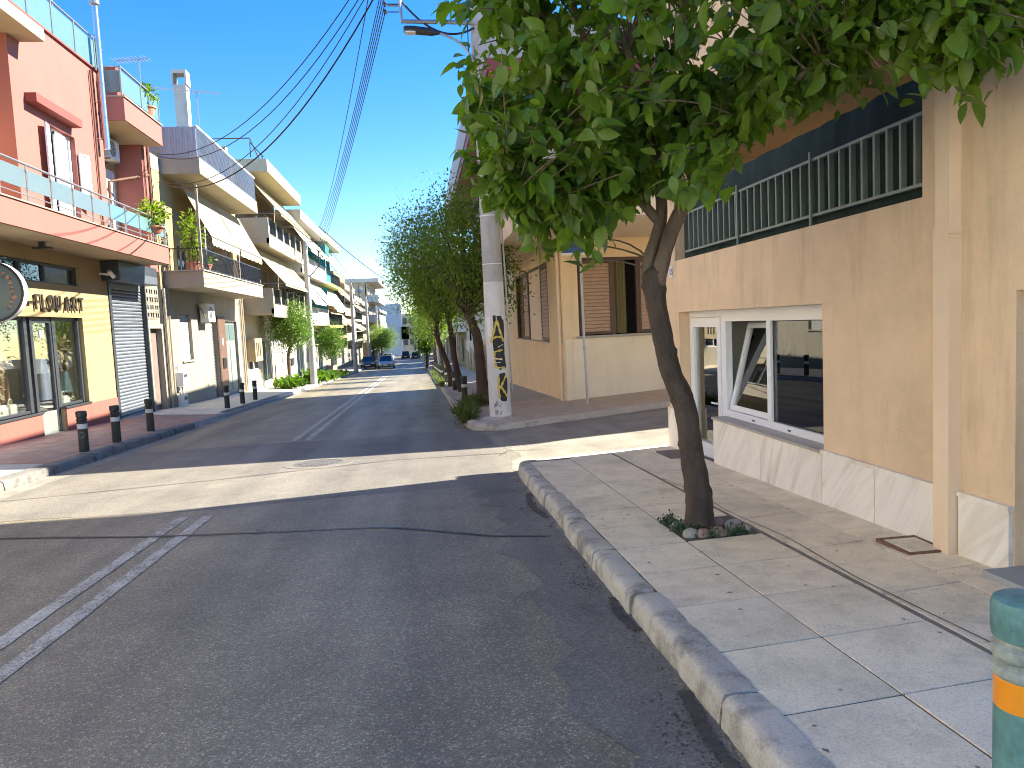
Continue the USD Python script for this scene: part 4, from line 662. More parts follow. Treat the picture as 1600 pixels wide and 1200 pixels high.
# cream three-storey house with two tiers of awnings
cH, fC, zC = apartment('awning_house', 'cream three-storey house with two tiers of long yellow awnings', 38.62, 49.2, -8.6, -1.1, 2, 'cream_wall', 'cream_light', 1.5, 'solid', 'cream_light', None, 'cream_light', fh=3.45, gh=4.05, roof_over=1.65, bay=2.7)
for f, mt in ((0, 'awning_cream'), (1, 'awning_yellow')):
    z = -1.1 + 4.05 + f * 3.45
    for i in range(2): awning(fC, cH, 38.9 + i * 5.15, 43.95 + i * 5.15, .6, z + 3.1, 2.1, z + 1.22, mt, .12, scallop=False)
put('meter_box', MB().fbox(FL, 38.9, 40.6, .002, .42, .35, 1.5), 'cream_wall', cH); put('meter_hole', MB().fbox(FL, 39.15, 39.35, .42, .43, .6, 1.3).fbox(FL, 39.55, 39.75, .42, .43, .6, 1.3).fbox(FL, 39.95, 40.15, .42, .43, .6, 1.3), 'ac_dark', cH)
put('roof_frame', MB().tube([FL(38.7, -1.2, 9.2), FL(38.7, -1.2, 11.2), FL(38.7, .9, 11.2), FL(38.7, .9, 10.3)], .03, 6).tube([FL(38.7, .9, 11.2), FL(41.6, .9, 10.4), FL(41.6, .9, 11.0)], .03, 6).tube([FL(38.7, .9, 11.0), FL(38.7, 1.5, 10.3)], .03, 6), 'metal_dark', cH)
apartment('white_apartments', 'white three-storey apartments with pale awnings behind the first roadside pole', 49.3, 62, -8.6, -1.55, 2, 'cream_light', 'white_wall', 1.45, 'full', 'white_wall', 'awning_white', 'white_wall', fh=3.3, gh=4.0, bay=3.1)
eH, fE, zE = apartment('corner_apartments', 'narrow apartment house with turquoise curtains and a yellow balcony slab', 62.2, 73, -8.75, -1.9, 2, 'cream_wall', 'yellow_slab', 1.6, 'rail', None, 'awning_green', 'cream_light', fh=3.5, gh=4.1, bay=3.3, roof='cream_light')
for f in range(2):
    z = -1.9 + 4.1 + f * 3.5
    put('side_curtain', MB().rings([[fE(62.35 - .03 * math.sin(i * 1.3), .05 + i * .1, zz) for i in range(16)] for zz in (z - .1, z + 3.0)], caps=False, close=False), 'turquoise', eH)
put('shade_curtain', MB().rings([[fE(62.4 + i * .12, 1.58 + .03 * math.sin(i * 1.7), zz) for i in range(22)] for zz in (-1.9 + 7.55, -1.9 + 10.5)], caps=False, close=False), 'turquoise', eH)
row = [('cream_house', 'low cream house with orange balcony edge beyond the turquoise curtains', 73.2, 84, 2, 'cream_wall', 'orange_slab', 'rail', 'awning_cream', 2.9),
       ('beige_house', 'beige apartment house with white awnings above the parked dark car', 84.2, 97, 2, 'cream_light', 'cream_light', 'full', 'awning_white', 2.8),
       ('grey_house', 'grey house with metal balcony railings farther down the left side', 97.2, 110, 2, 'white_wall', 'white_wall', 'rail', 'awning_cream', 2.6),
       ('pale_house', 'pale house with set-back roof terrace beyond the leafy roadside trees', 110.3, 124, 2, 'cream_wall', 'cream_light', 'full', None, 2.7)]
for nm, lb, a, b, fl, wm, sm, pt, aw, fh_ in row: apartment(nm, lb, a, b, -8.7 + cx(a), gz(a) + .3, fl, wm, sm, 1.2, pt, None, aw, None, fh=fh_, gh=3.3, bay=3.4)
apartment('balcony_block', 'cream corner block with rounded-looking stacked white balconies down the street', 127, 150, -8.2, gz(127) + .3, 3, 'cream_wall', 'white_wall', 1.7, 'full', 'white_wall', None, 'white_wall', fh=3.3, gh=3.5, bay=3.8)
apartment('far_left_house', 'small white house past the stacked balcony block', 153, 185, -9.0, gz(155) + .3, 2, 'white_wall', 'white_wall', 1.2, 'full', None, None, None, fh=3.2, gh=3.4, bay=4)
# end of the street
eb = thing('blank_wall_block', 'grey-blue block with a tall blank side wall closing the street view', 'building', (-7, 222, -6.3))
put('wall', MB().box(-13, -5.0, 215, 240, -8, 8.5), 'grey_blue_wall', eb); put('wall', MB().box(-5.0, -1.2, 217, 240, -8, 5.6), 'cream_light', eb)
m = MB()
for i in range(3):
    for j in range(2): m.box(-4.6 + j * 1.7, -3.5 + j * 1.7, 216.93, 216.97, -3.2 + i * 3, -1.6 + i * 3)
for v_ in m.V: put('window', (v_, [[0, 3, 2], [0, 2, 1], [4, 5, 6], [4, 6, 7], [0, 1, 5], [0, 5, 4], [1, 2, 6], [1, 6, 5], [2, 3, 7], [2, 7, 6], [3, 0, 4], [3, 4, 7]]), 'ac_dark', eb); put('shop_sign', MB().box(-5.2, -3.1, 214.6, 214.8, -1.5, 2.0), 'green_sign', eb)
wh = thing('end_house', 'white balconied house at the far right end of the street', 'building', (2, 232, -6.3)); put('wall', MB().box(-1.0, 9, 228, 240, -8, 6.2), 'white_wall', wh)
put('balcony_slab', MB().box(-1.1, 9, 226.8, 228, -2.9, -1.9).box(-1.1, 9, 226.8, 228, .4, 1.3).box(-1.1, 9, 226.8, 228, 3.6, 4.5), 'cream_light', wh); m = MB()
for i in range(3):
    for j in range(4): m.box(-.5 + j * 2.3, .9 + j * 2.3, 227.9, 227.96, -4.8 + i * 3.3, -2.95 + i * 3.3)
for v_ in m.V: put('window', (v_, [[0, 3, 2], [0, 2, 1], [4, 5, 6], [4, 6, 7], [0, 1, 5], [0, 5, 4], [1, 2, 6], [1, 6, 5], [2, 3, 7], [2, 7, 6], [3, 0, 4], [3, 4, 7]]), 'ac_dark', wh)
# right side beyond the trees: low garden wall, then houses
gwl = thing('garden_wall', 'white rendered garden wall with pillars behind the right-hand trees', 'wall', (3.9, 48, -1.6))
for k in range(8):
    y = 36.4 + k * 3.2; put('pillar', MB().box(3.55, 3.95, y, y + .4, gz(y) - .4, gz(y) + 2.4), 'white_wall', gwl); put('panel', MB().box(3.68, 3.82, y + .4, y + 3.2, gz(y + 2) - .5, gz(y + 2) + 1.6 + .3 * (k % 2)), 'cream_light', gwl)
apartment('right_house', 'cream house on the right half hidden behind the street trees', 64, 82, 3.9, gz(66) + .3, 2, 'cream_light', 'white_wall', 1.2, 'full', None, None, None, side=-1, fh=3.0, gh=3.3, bay=3.5)
apartment('right_house', 'pale right-hand house seen beyond the bright green tree', 86, 112, 3.6, gz(90) + .3, 2, 'white_wall', 'cream_light', 1.2, 'rail', None, None, None, side=-1, fh=3.0, gh=3.3, bay=4)
apartment('right_house', 'distant white right-hand house near the black car', 118, 150, 3.3, gz(125) + .3, 2, 'cream_light', 'white_wall', 1.2, 'full', None, None, None, side=-1, fh=3.1, gh=3.3, bay=4.5)
apartment('right_house', 'farthest right-hand house before the end of the street', 154, 200, 3.0, gz(165) + .3, 2, 'white_wall', 'white_wall', 1.2, 'full', None, None, None, side=-1, fh=3.1, gh=3.3, bay=5)

# ------------------------------------------------------------------ trees
def leaf_base(n=5, fold=.25, curl=.25, wk=1.0):
    t = np.linspace(0, 1, n); wdt = .27 * wk * np.sin(np.pi * np.clip(t, .03, .985) ** .8) ** .85; wdt[-1] = 0.0; wdt[0] = .015
    mid = np.stack([t, 0 * t, -curl * t * t], 1); L = np.stack([t, wdt, -curl * t * t + fold * wdt], 1); Rr = np.stack([t, -wdt, -curl * t * t + fold * wdt], 1)
    v = np.vstack([L, mid, Rr]); f = []
    for i in range(n - 1):
        for a, b in ((0, n), (n, 2 * n)): f += [[a + i, b + i, b + i + 1], [a + i, b + i + 1, a + i + 1]]
    return v, np.array(f)
def leaves(rng, pts, dirs, sizes, base):
    """leaf at every point: blade along dirs, blade normal roughly up"""
    bv, bf = base; n = len(pts)
    d = dirs / np.linalg.norm(dirs, axis=1)[:, None]; nz = np.array([0, 0, 1.0]) + rng.normal(0, .55, (n, 3)); s = np.cross(nz, d); s /= np.linalg.norm(s, axis=1)[:, None]; nn = np.cross(d, s)
    Bm = np.stack([d, s, nn], 1)  # n,3(axis),3
    v = np.einsum('kj,njc->nkc', bv, Bm) * sizes[:, None, None] + pts[:, None]
    return v, bf
def join_leaves(v, bf):
    n, k = v.shape[:2]; return v.reshape(-1, 3), (bf[None] + (np.arange(n) * k)[:, None, None]).reshape(-1, 3)
def bark_tube(mb, pts, rad, n=14, sub_=5, seed=0, lump=.12, ridge=0.0, knots=0):
    p = np.array(pts, float); t = np.linspace(0, len(p) - 1, (len(p) - 1) * sub_ + 1)
    from scipy.interpolate import CubicSpline
    cs = CubicSpline(range(len(p)), p); P = cs(t); r = np.interp(t, range(len(p)), rad)
    k = len(mb.V); mb.tube(P, r, n); v = mb.V[k]; nrm = v - np.repeat(P, n, 0); ln = np.linalg.norm(nrm, axis=1)[:, None]; q_ = np.random.default_rng(seed + 50)
    d = ((meshkit.fbm(v * 9, 3, seed) - .5) * 2 * lump + (meshkit.noise(v * np.array([26, 26, 7]), seed) - .5) * lump)
    if ridge: d = d - ridge * np.abs(meshkit.fbm(v * np.array([34, 34, 7.]) + 3 * (meshkit.noise(v * 6, seed) - .5)[:, None], 3, seed + 3) - .5) * 2.2
    v2 = v + nrm * d[:, None]
    for _ in range(knots):
        c = v[q_.integers(n * 6, len(v) - n * 2)]; e = np.linalg.norm(v - c, axis=1); s_k = q_.uniform(.018, .035); v2 = v2 + nrm / ln * (q_.uniform(.012, .026) * (np.exp(-(e / s_k) ** 2) - .5 * np.exp(-(e / (s_k * .4)) ** 2)))[:, None]
    mb.V[k] = v2
    return P, r
rl = np.random.default_rng(4)
zg0 = zp(2.2, 5.9)
bt = thing('street_tree', 'large-leaved street tree with twisted dark trunk in a stone-edged paving pit', 'tree', (2.2, 5.9, zg0))
mb = MB(); limbs = []
limbs.append(bark_tube(mb, [(2.215, 5.9, zg0 - .1), (2.205, 5.9, .02), (2.19, 5.9, .3), (2.155, 5.9, .55), (2.105, 5.9, .95), (2.0, 5.9, 1.24), (1.925, 5.9, 1.58), (1.875, 5.9, 1.9), (1.88, 5.9, 2.02)], [.16, .12, .102, .097, .091, .088, .082, .084, .082], 44, 22, 1, .10, .085, 14))
put('trunk', mb, 'bark', bt, smooth=True)
mb = MB()
for pts, rad in (([(1.89, 5.89, 1.95), (1.96, 5.87, 2.2), (2.07, 5.85, 2.48), (2.2, 5.83, 2.72), (2.29, 5.8, 3.05), (2.45, 5.7, 3.4), (2.7, 5.5, 3.75)], [.07, .06, .06, .045, .038, .03, .022]),
                 ([(1.85, 5.92, 1.95), (1.87, 5.95, 2.2), (1.97, 5.98, 2.45), (1.98, 6.0, 2.75), (1.9, 6.0, 3.2), (1.75, 6.0, 3.8)], [.06, .052, .05, .042, .034, .026]),
                 ([(2.07, 5.85, 2.48), (2.14, 5.75, 2.6), (2.25, 5.5, 2.68), (2.33, 5.2, 2.95), (2.6, 4.8, 3.25), (3.0, 4.5, 3.45)], [.04, .04, .036, .03, .022, .014]),
                 ([(1.97, 5.98, 2.45), (1.7, 5.9, 2.75), (1.4, 5.75, 3.2), (1.15, 5.65, 3.7), (.9, 5.6, 4.1), (.6, 5.5, 4.6)], [.042, .038, .034, .03, .026, .018]),
                 ([(1.7, 5.9, 2.75), (1.35, 5.8, 2.72), (1.05, 5.7, 2.6), (.75, 5.6, 2.62)], [.03, .024, .018, .01]),
                 ([(1.4, 5.75, 3.2), (1.35, 5.6, 3.6), (1.2, 5.5, 4.0), (1.1, 5.4, 4.6)], [.03, .027, .024, .016]),
                 ([(2.2, 5.83, 2.72), (2.05, 5.6, 3.1), (1.95, 5.3, 3.6), (1.85, 5.1, 4.2)], [.034, .03, .026, .018]),
                 ([(2.45, 5.7, 3.4), (2.85, 5.9, 3.6), (3.25, 5.9, 3.75)], [.026, .02, .012]), ([(1.98, 6.0, 2.75), (2.2, 6.4, 3.2), (2.4, 6.8, 3.7)], [.034, .028, .018]), ([(1.4, 5.75, 3.2), (1.0, 6.1, 3.3), (.6, 6.3, 3.4)], [.024, .018, .01])):
    limbs.append(bark_tube(mb, pts, rad, 9, 6, len(limbs), .12))
put('limbs', mb, 'bark_light', bt, smooth=True)
LP = np.vstack([l[0] for l in limbs[1:]])
zmin_x = lambda x, y: 1.7 + (np.interp(x, [.2, .5, .75, 1.0, 1.3, 1.5, 1.8, 2.1, 2.4, 2.9, 3.25, 3.6], [2.75, 2.62, 2.35, 2.02, 2.02, 2.28, 2.52, 2.7, 3.02, 3.28, 3.12, 3.1]) - 1.7) * np.clip(y / 5.9, .7, 1.3)
tips = []
ells = [((1.85, 5.6, 3.85), (1.58, 1.65, 1.7), 500), ((1.12, 5.75, 2.55), (.52, .55, .62), 66), ((3.0, 4.5, 3.45), (.52, .9, .5), 34), ((3.05, 3.9, 3.3), (.4, .5, .4), 16), ((3.15, 3.9, 3.15), (.34, .5, .36), 40), ((.75, 5.7, 3.0), (.4, .5, .5), 50), ((2.0, 6.0, 3.0), (.9, .9, .5), 70), ((2.6, 5.3, 3.2), (.6, .6, .35), 60)]
for c, r, n in ells:
    k = 0
    while k < n:
        q = rl.normal(size=3); q /= np.linalg.norm(q); p = np.array(c) + q * np.array(r) * rl.uniform(.25, 1) ** .5
        if p[0] > 3.5 or p[2] < zmin_x(p[0], p[1]) + .12 or p[2] > 5.6: continue
        tips.append(p); k += 1
tw = MB(); P, D = [], []
for p in tips:
    j = np.argmin(np.linalg.norm(LP - p, axis=1) + .5 * np.maximum(0, LP[:, 2] - p[2])); a = LP[j]
    m = (a + p) / 2 + rl.normal(0, .05, 3) + np.array([0, 0, .08]); pts = np.array(quad_bez(a, m, p, 7)); tw.tube(pts, np.linspace(.009, .003, 7), 4, False)
    nl = rl.integers(11, 20); L = np.linalg.norm(p - a); ax = (p - m) / (np.linalg.norm(p - m) + 1e-9)
    for i in range(nl):
        s = rl.uniform(max(0, 1 - .5 / max(L, .3)), 1.0); q = (1 - s) ** 2 * a + 2 * s * (1 - s) * m + s * s * p + rl.normal(0, .045, 3)
        d = ax * .6 + rl.normal(0, .75, 3) + np.array([0, 0, -.45]); P.append(q); D.append(d)
put('twigs', tw, 'bark_light', bt, kind='stuff')
P, D = np.array(P), np.array(D); ok = (P[:, 2] > zmin_x(P[:, 0], P[:, 1]) - .02) & (P[:, 0] < 3.54); P, D = P[ok], D[ok]
S = .075 + .12 * rl.uniform(0, 1, len(P)) ** 1.15; V, bf = leaves(rl, P, D, S, leaf_base(5))
front = np.argsort(np.linalg.norm(P - [0, 0, CAM_H], axis=1) + 10 * (P[:, 2] > 4.0) - 4 * S)
for i in front[:300]: put('leaf', (V[i], bf), 'leaf_big', bt, smooth=True)
put('foliage', join_leaves(V[front[300:]], bf), 'leaf_big', bt, kind='stuff', smooth=True)
put('blossom', MB().lathe((1.35, 5.5, 2.58), [(.0, -.015), (.02, 0), (.0, .02)], 7).lathe((1.62, 5.5, 2.75), [(.0, -.015), (.022, 0), (.0, .02)], 7), 'petal', bt) if False else None

def bushy_tree(name, label, base, lean, ells, nclump, per, size, mat, trunk_r, seed, group=None, zcut=-99, bk='bark', fork=True, fold=.2):
    q = np.random.default_rng(seed); t = thing(name, label, 'tree', base, group); b = np.array(base, float); top = np.array(lean, float)
    mb = MB(); bark_tube(mb, [b - [0, 0, .1], b + (top - b) * .35 + q.normal(0, trunk_r * .5, 3) * [1, 1, 0], b + (top - b) * .7 + q.normal(0, trunk_r * .5, 3) * [1, 1, 0], top], [trunk_r * 1.35, trunk_r, trunk_r * .9, trunk_r * .75], 12, 6, seed, .15); put('trunk', mb, bk, t, smooth=True)
    C = []; tot = sum(e[2] for e in ells)
    for c, r, w in ells:
        k = int(nclump * w / tot)
        d = q.normal(size=(k, 3)); d /= np.linalg.norm(d, axis=1)[:, None]; C.append(np.array(c) + d * np.array(r) * (q.uniform(.12, 1, (k, 1)) ** .45) * (1 + .16 * q.normal(size=(k, 1))))
    C = np.vstack(C); C = C[C[:, 2] > zcut]
    mb = MB()
    for c in C[::max(1, len(C) // 26)]: mb.tube(quad_bez(top - [0, 0, .1], (top + c) / 2 + [0, 0, .15], c, 6), np.linspace(trunk_r * .35, trunk_r * .06, 6), 5, False)
    put('limbs', mb, bk, t)
    n = len(C) * per; cc = np.repeat(C, per, 0); cr = np.repeat(q.uniform(.6, 1.35, len(C)), per)[:, None]; off = q.normal(0, size * 2.2, (n, 3)) * cr; P = cc + off
    D = off + q.normal(0, size * 1.2, (n, 3)) + [0, 0, -size * .8]; V, bf = leaves(q, P, D, q.uniform(.7, 1.3, n) * size, leaf_base(3, fold))
    put('crown', join_leaves(V, bf), mat, t, kind='stuff', smooth=True); return t
zt_ = lambda x, y: z2(x, y)
bushy_tree('pavement_tree', 'tall dense dark street tree right behind the painted concrete pole', (1.78, 21.2, zt_(1.7, 21.2)), (1.35, 21.4, 2.0), [((1.5, 21.5, 3.8), (1.15, 1.4, 1.85), 3), ((2.0, 21.2, 3.0), (.9, 1.0, 1.2), 1)], 470, 28, .095, 'leaf_dark', .15, 21)
bushy_tree('pavement_tree', 'dense dark street tree with a straight dark trunk beyond the kerb bollards', (1.5, 28.6, zt_(1.5, 28.6)), (1.1, 28.7, 2.0), [((.6, 28.5, 4.4), (1.5, 1.9, 2.1), 3), ((1.3, 28, 3.2), (1.2, 1.2, 1.3), 1)], 540, 28, .10, 'leaf_dark', .12, 22)
bushy_tree('pavement_tree', 'leafy street tree whose crown hangs farthest over the road', (1.25, 33.6, zt_(1.2, 33.6)), (.8, 33.6, 1.9), [((.15, 33.6, 4.2), (1.5, 1.9, 2.0), 3), ((1.0, 33.4, 3.2), (1.2, 1.2, 1.3), 1)], 500, 28, .105, 'leaf_dark', .12, 23)
for k, (y, h) in enumerate(((42, 3.0), (50.5, 2.6), (58, 2.2))):
    x = 1.3 + cx(y); bushy_tree('pavement_tree', ['dark street tree standing before the white garden wall', 'middling street tree near the end of the white garden wall', 'slender street tree past the white garden wall'][k], (x, y, z2(x, y)), (x - .1, y, gz(y) + 2.6), [((x - .3, y, h), (1.4, 1.5, 1.7), 1)], 170, 22, .13, 'leaf_dark', .1, 30 + k)
bushy_tree('lime_tree', 'small bright yellow-green tree at the right kerb far down the street', (.55, 76, z2(.55, 76)), (.5, 76, gz(76) + 1.6), [((.3, 76, .35), (1.0, 1.2, 1.5), 1)], 150, 20, .15, 'leaf_bright', .09, 41)
bushy_tree('lime_tree', 'second bright small tree just behind at the far right kerb', (.7, 82, z2(.7, 82)), (.7, 82, gz(82) + 1.6), [((.6, 82, .2), (1.0, 1.2, 1.4), 1)], 120, 20, .15, 'leaf_bright', .09, 42)
bushy_tree('round_tree', 'small round clipped tree with leaning trunk before the awning house', (-7.35, 42.6, zl(-7.3, 42.6)), (-7.15, 43.0, .95), [((-7.1, 43, 2.15), (1.12, 1.1, 1.15), 1)], 420, 24, .11, 'leaf_bright', .11, 43, bk='bark_light')
bushy_tree('round_tree', 'smaller round clipped tree beside the roadside flower beds', (-7.0, 60, zl(-7, 60)), (-7.0, 60, -.1), [((-7.0, 60, .85), (.98, 1.0, 1.1), 1)], 300, 24, .12, 'leaf_bright', .08, 44, bk='bark_light')
bushy_tree('leafy_tree', 'broad dark-leaved tree overhanging the parked cars on the left', (-6.7, 100, zl(-7, 100)), (-6.2, 100, -.9), [((-5.6, 100, .5), (1.7, 2.2, 1.6), 1)], 200, 20, .17, 'leaf_dark', .14, 45)
bushy_tree('leafy_tree', 'second dark-leaved tree behind the silver car', (-5.9, 112, zl(-6.3, 112)), (-5.7, 112, -1.1), [((-4.9, 112, .4), (1.6, 2.2, 1.7), 1)], 180, 20, .18, 'leaf_dark', .14, 46)
# tree pit: stones and plants
for k, (x, y, r) in enumerate(((2.02, 5.93, .05), (2.05, 5.7, .06), (2.15, 5.66, .055), (2.27, 5.66, .065), (2.40, 5.70, .05), (2.36, 5.92, .06), (2.47, 5.85, .062), (2.08, 5.98, .045), (2.35, 6.05, .055), (2.52, 5.74, .045))):
    m = trimesh.creation.icosphere(3, 1.0); v = np.array(m.vertices) * [1.1, .9, .8]; v *= (1 + .55 * (meshkit.fbm(v * 1.6 + k * 7, 3, k) - .5))[:, None]
    put('stone', (v * r + [x, y, zg0 + r * .35], m.faces), 'rock' if k in (2, 3, 5, 8) else 'rock2', label=['pale stone at the left edge of the tree pit', 'greenish rounded stone in front of the succulents', 'low flat stone at the front of the tree pit', 'broad reddish stone in front of the trunk base', 'small stone at the front right of the tree pit', 'upright stone touching the right side of the trunk', 'tall pale stone at the right of the tree pit', 'stone half hidden behind the trunk on the left', 'stone behind the trunk on its right', 'smallest stone at the right front corner of the pit'][k], cat='stone', smooth=35)
q = np.random.default_rng(8)
cl = np.array([(2.0, 5.85), (2.02, 6.02), (2.04, 5.76), (2.1, 5.72), (2.34, 5.64), (2.0, 6.12), (2.2, 5.62), (2.43, 5.64)]); P = []; D = []
for c in cl:
    for i in range(110): d = q.normal(size=3); d[2] = abs(d[2]) + .3; P.append([c[0] + q.normal(0, .03), c[1] + q.normal(0, .03), zg0 + abs(q.normal(0, .03))]); D.append(d)
V, bf = leaves(q, np.array(P), np.array(D), q.uniform(.022, .045, len(P)), leaf_base(3, .4)); put('ground_plant', join_leaves(V, bf), 'succulent', label='low grey-green succulents among the stones of the tree pit', cat='plants', kind='stuff')
def weeds(pts, n, h, mat, label, seed, name='weeds', cat='weeds', spread=.1, kind='stuff'):
    q = np.random.default_rng(seed); P = []; D = []
    for (x, y, z) in pts:
        for i in range(n): P.append([x + q.normal(0, spread), y + q.normal(0, spread), z + q.uniform(0, h * .4)]); d = q.normal(0, .5, 3); d[2] = 1; D.append(d)
    V, bf = leaves(q, np.array(P), np.array(D), q.uniform(.4, 1.1, len(P)) * h, leaf_base(3, .3, .35 if cat == 'grass' else .25, .22 if cat == 'grass' else 1.0)); put(name, join_leaves(V, bf), mat, label=label, cat=cat, kind=kind)
weeds([(.98, 17.2, z2(1, 17.2) - .05), (1.0, 17.8, z2(1, 17.8)), (.95, 18.4, z2(1, 18.4) - .05), (.92, 16.9, z2(1, 17) - .1), (1.1, 19.3, z2(1, 19)), (1.5, 20.6, z2(1.5, 20.6)), (1.6, 21.6, z2(1.6, 21.6)), (1.35, 21.0, z2(1.4, 21))], 150, .34, 'weed', 'grass and weeds growing along the kerb left of the painted pole', 51, 'kerb_grass', 'grass')
weeds([(.85, 34 + i * 2.2, z2(.9, 34 + i * 2.2) - .05) for i in range(12)], 90, .32, 'weed', 'patchy weeds along the kerb farther down the right side', 52, 'kerb_grass', 'grass')
for k, (x, y, h, lb) in enumerate(((-7.1, 41.2, .55, 'low leafy shrub at the foot of the leaning round tree'), (-6.75, 47.8, .75, 'bushy green shrub beside the first left roadside pole'), (-6.6, 51.5, .6, 'pale green shrub in the roadside bed'), (-6.6, 56, .5, 'low spreading shrub toward the end of the roadside bed'), (-6.6, 62, .45, 'dark low shrub below the smaller round tree'))):
    weeds([(x + .35 * math.cos(i * 2.4), y + .8 * math.sin(i * 1.9), zl(x, y)) for i in range(7)], 45, h, 'leaf_bright' if k != 4 else 'leaf_dark', lb, 60 + k, 'shrub', 'shrub', .22, None)

# ------------------------------------------------------------------ poles, lamps, cables
pc = np.array([1.7, 16.8]); zb0 = -.52
up_ = thing('utility_pole', 'thick concrete utility pole, lower part painted white with yellow and black graffiti', 'utility pole', (1.7, 16.8, zb0))
rad = lambda z: .245 - .0075 * (z - zb0)
mb = MB(); ang = np.arange(28) * 2 * np.pi / 28
def ring_at(z, extra=0.0, cxs=0): return np.stack([pc[0] - .010 * (z - zb0) + (rad(z) + extra) * np.cos(ang), pc[1] + (rad(z) + extra) * np.sin(ang), np.full(28, z)], 1)
put('shaft', MB().rings([ring_at(z) for z in (2.62, 4, 6, 8, 9.6)]), 'pole_concrete', up_, smooth=60)
put('painted_base', MB().rings([ring_at(z, .004) for z in (-.75, 0, .62, 2.62)]), 'pole_white', up_, smooth=60)
for z in (3.0, 4.05, 5.75, 7.15): put('tape_ring', MB().rings([ring_at(z, .006), ring_at(z + .018, .006)]), 'sign_white', up_, smooth=60)
put('foot', MB().rings([[(pc[0] + r * math.cos(a) * (1 + .12 * math.sin(3 * a)), pc[1] + r * math.sin(a), z) for a in np.arange(18) * 2 * np.pi / 18] for r, z in ((.55, -.62), (.5, -.44), (.3, -.36))]), 'kerb_stone', up_, smooth=40)
th0 = math.atan2(-16.8, -1.7)
def on_pole(s, z, e): r = rad(z); a = th0 + s / r; return (pc[0] - .010 * (z - zb0) + (r + e) * math.cos(a), pc[1] + (r + e) * math.sin(a), z)
def stroke(pts, w, e=.012):
    p = np.array(pts, float); t = np.linspace(0, len(p) - 1, 5 * (len(p) - 1) + 1); Q = np.stack([np.interp(t, range(len(p)), p[:, k]) for k in (0, 1)], 1); d = np.gradient(Q, axis=0); d /= np.linalg.norm(d, axis=1)[:, None] + 1e-9; n = np.stack([-d[:, 1], d[:, 0]], 1)
    v = []; 
    for i, (c, nn) in enumerate(zip(Q, n)):
        ww = w * (.8 + .3 * math.sin(i * 1.7)); v += [on_pole(*(c + nn * ww / 2), e), on_pole(*(c - nn * ww / 2), e)]
    return v, [[2 * i, 2 * i + 1, 2 * i + 3, 2 * i + 2] for i in range(len(Q) - 1)]
def patch(s0, s1, z0, z1, seed, e=.007):
    q = random.Random(seed); n = 20; ring = []
    cs, cz = (s0 + s1) / 2, (z0 + z1) / 2
    for i in range(n):
        a = 2 * math.pi * i / n; k = q.uniform(.82, 1.1); sx_, sz = math.copysign(abs(math.cos(a)) ** .45, math.cos(a)), math.copysign(abs(math.sin(a)) ** .45, math.sin(a)); ring.append((cs + sx_ * k * (s1 - s0) / 2, cz + sz * k * (z1 - z0) / 2))
    g = []; 
    for f in (0.0, .33, .66, 1.0): g.append([on_pole(cs + (x - cs) * f, cz + (z - cz) * f, e) for x, z in ring])
    return g
g1 = put('graffiti', MB().rings(patch(-.08, .20, .68, 1.9, 1), caps=False).rings(patch(-.02, .20, .0, .60, 2), caps=False), 'spray_black', up_, label='black sprayed background patches', smooth=True)
Z = 1.0; m = MB()
for pts, w in (([(-.12, 1.28), (-.04, 1.55), (.03, 1.78), (.08, 1.55), (.16, 1.3)], .055), ([(-.11, 1.36), (.0, 1.41), (.12, 1.40)], .05),
               ([(-.06, .74), (-.06, 1.08), (.12, 1.12)], .045), ([(-.06, .74), (.13, .72)], .045), ([(-.05, .93), (.10, .92)], .04),
               ([(.0, .05), (-.01, .30), (.0, .54)], .055), ([(.17, .55), (.07, .36), (.01, .28)], .05), ([(.04, .31), (.12, .18), (.19, .06)], .055)): m.add(*stroke(pts, w))
put('graffiti', m, 'spray_yellow', up_, label='yellow sprayed letters A E K')
m = MB()
for pts, w in (([(-.12, .95), (.10, .90)], .018), ([(-.1, .86), (.06, .84)], .018), ([(.02, 1.18), (.14, 1.24)], .014)): m.add(*stroke(pts, w, .015))
put('graffiti', m, 'spray_white', up_); m = MB(); q = random.Random(4)
for k in range(7):
    s, z = q.uniform(-.12, .02), q.uniform(-.3, .06); m.add(*stroke([(s + q.uniform(-.05, .05), z + q.uniform(-.07, .07)) for i in range(5)], .008))
put('graffiti', m, 'spray_black', up_, label='small scribbled black tag'); put('poster', MB().add([on_pole(s, z, .01) for z in (1.42, 1.86) for s in (-.20, -.16, -.11)], [[0, 1, 4, 3], [1, 2, 5, 4]]), 'sign_white', up_)
put('crossarm', MB().tube([(1.6, 16.6, 8.1), (.78, 16.6, 8.12), (.78, 16.6, 8.5)], .045, 6).tube([(.72, 16.6, 8.12), (-.02, 16.6, 8.13), (-.05, 16.6, 8.6)], .045, 6).tube([(-.04, 16.6, 8.45), (-.3, 16.6, 8.45)], .02, 6).tube([(1.6, 16.6, 9.0), (-.6, 16.6, 9.0)], .045, 6), 'metal_grey', up_)
m = MB()
for k in range(5):
    zz = 8.32 + k * .16; m.tube([(-.06, 16.6, zz), (-.34, 16.6, zz)], .012, 5).lathe((-.36, 16.6, zz - .05), [(.0, 0), (.035, .01), (.025, .04), (.04, .06), (.02, .1), (0, .1)], 8)
put('insulator', m, 'metal_dark', up_, kind='stuff'); put('conduit', MB().tube([(1.98, 16.75, .2), (1.93, 16.75, 3), (1.87, 16.75, 5.4), (1.84, 16.75, 9)], .02, 6), 'metal_grey', up_); put('loop_cable', MB().tube(sag((-.02, 16.6, 8.55), (1.5, 16.6, 8.0), .35, 14), .022, 6), 'cable', up_)
lamp = thing('street_lamp', 'flat dark street lamp head on a curved arm clamped to the concrete pole', 'street lamp', (1.42, 16.6, 6.9))
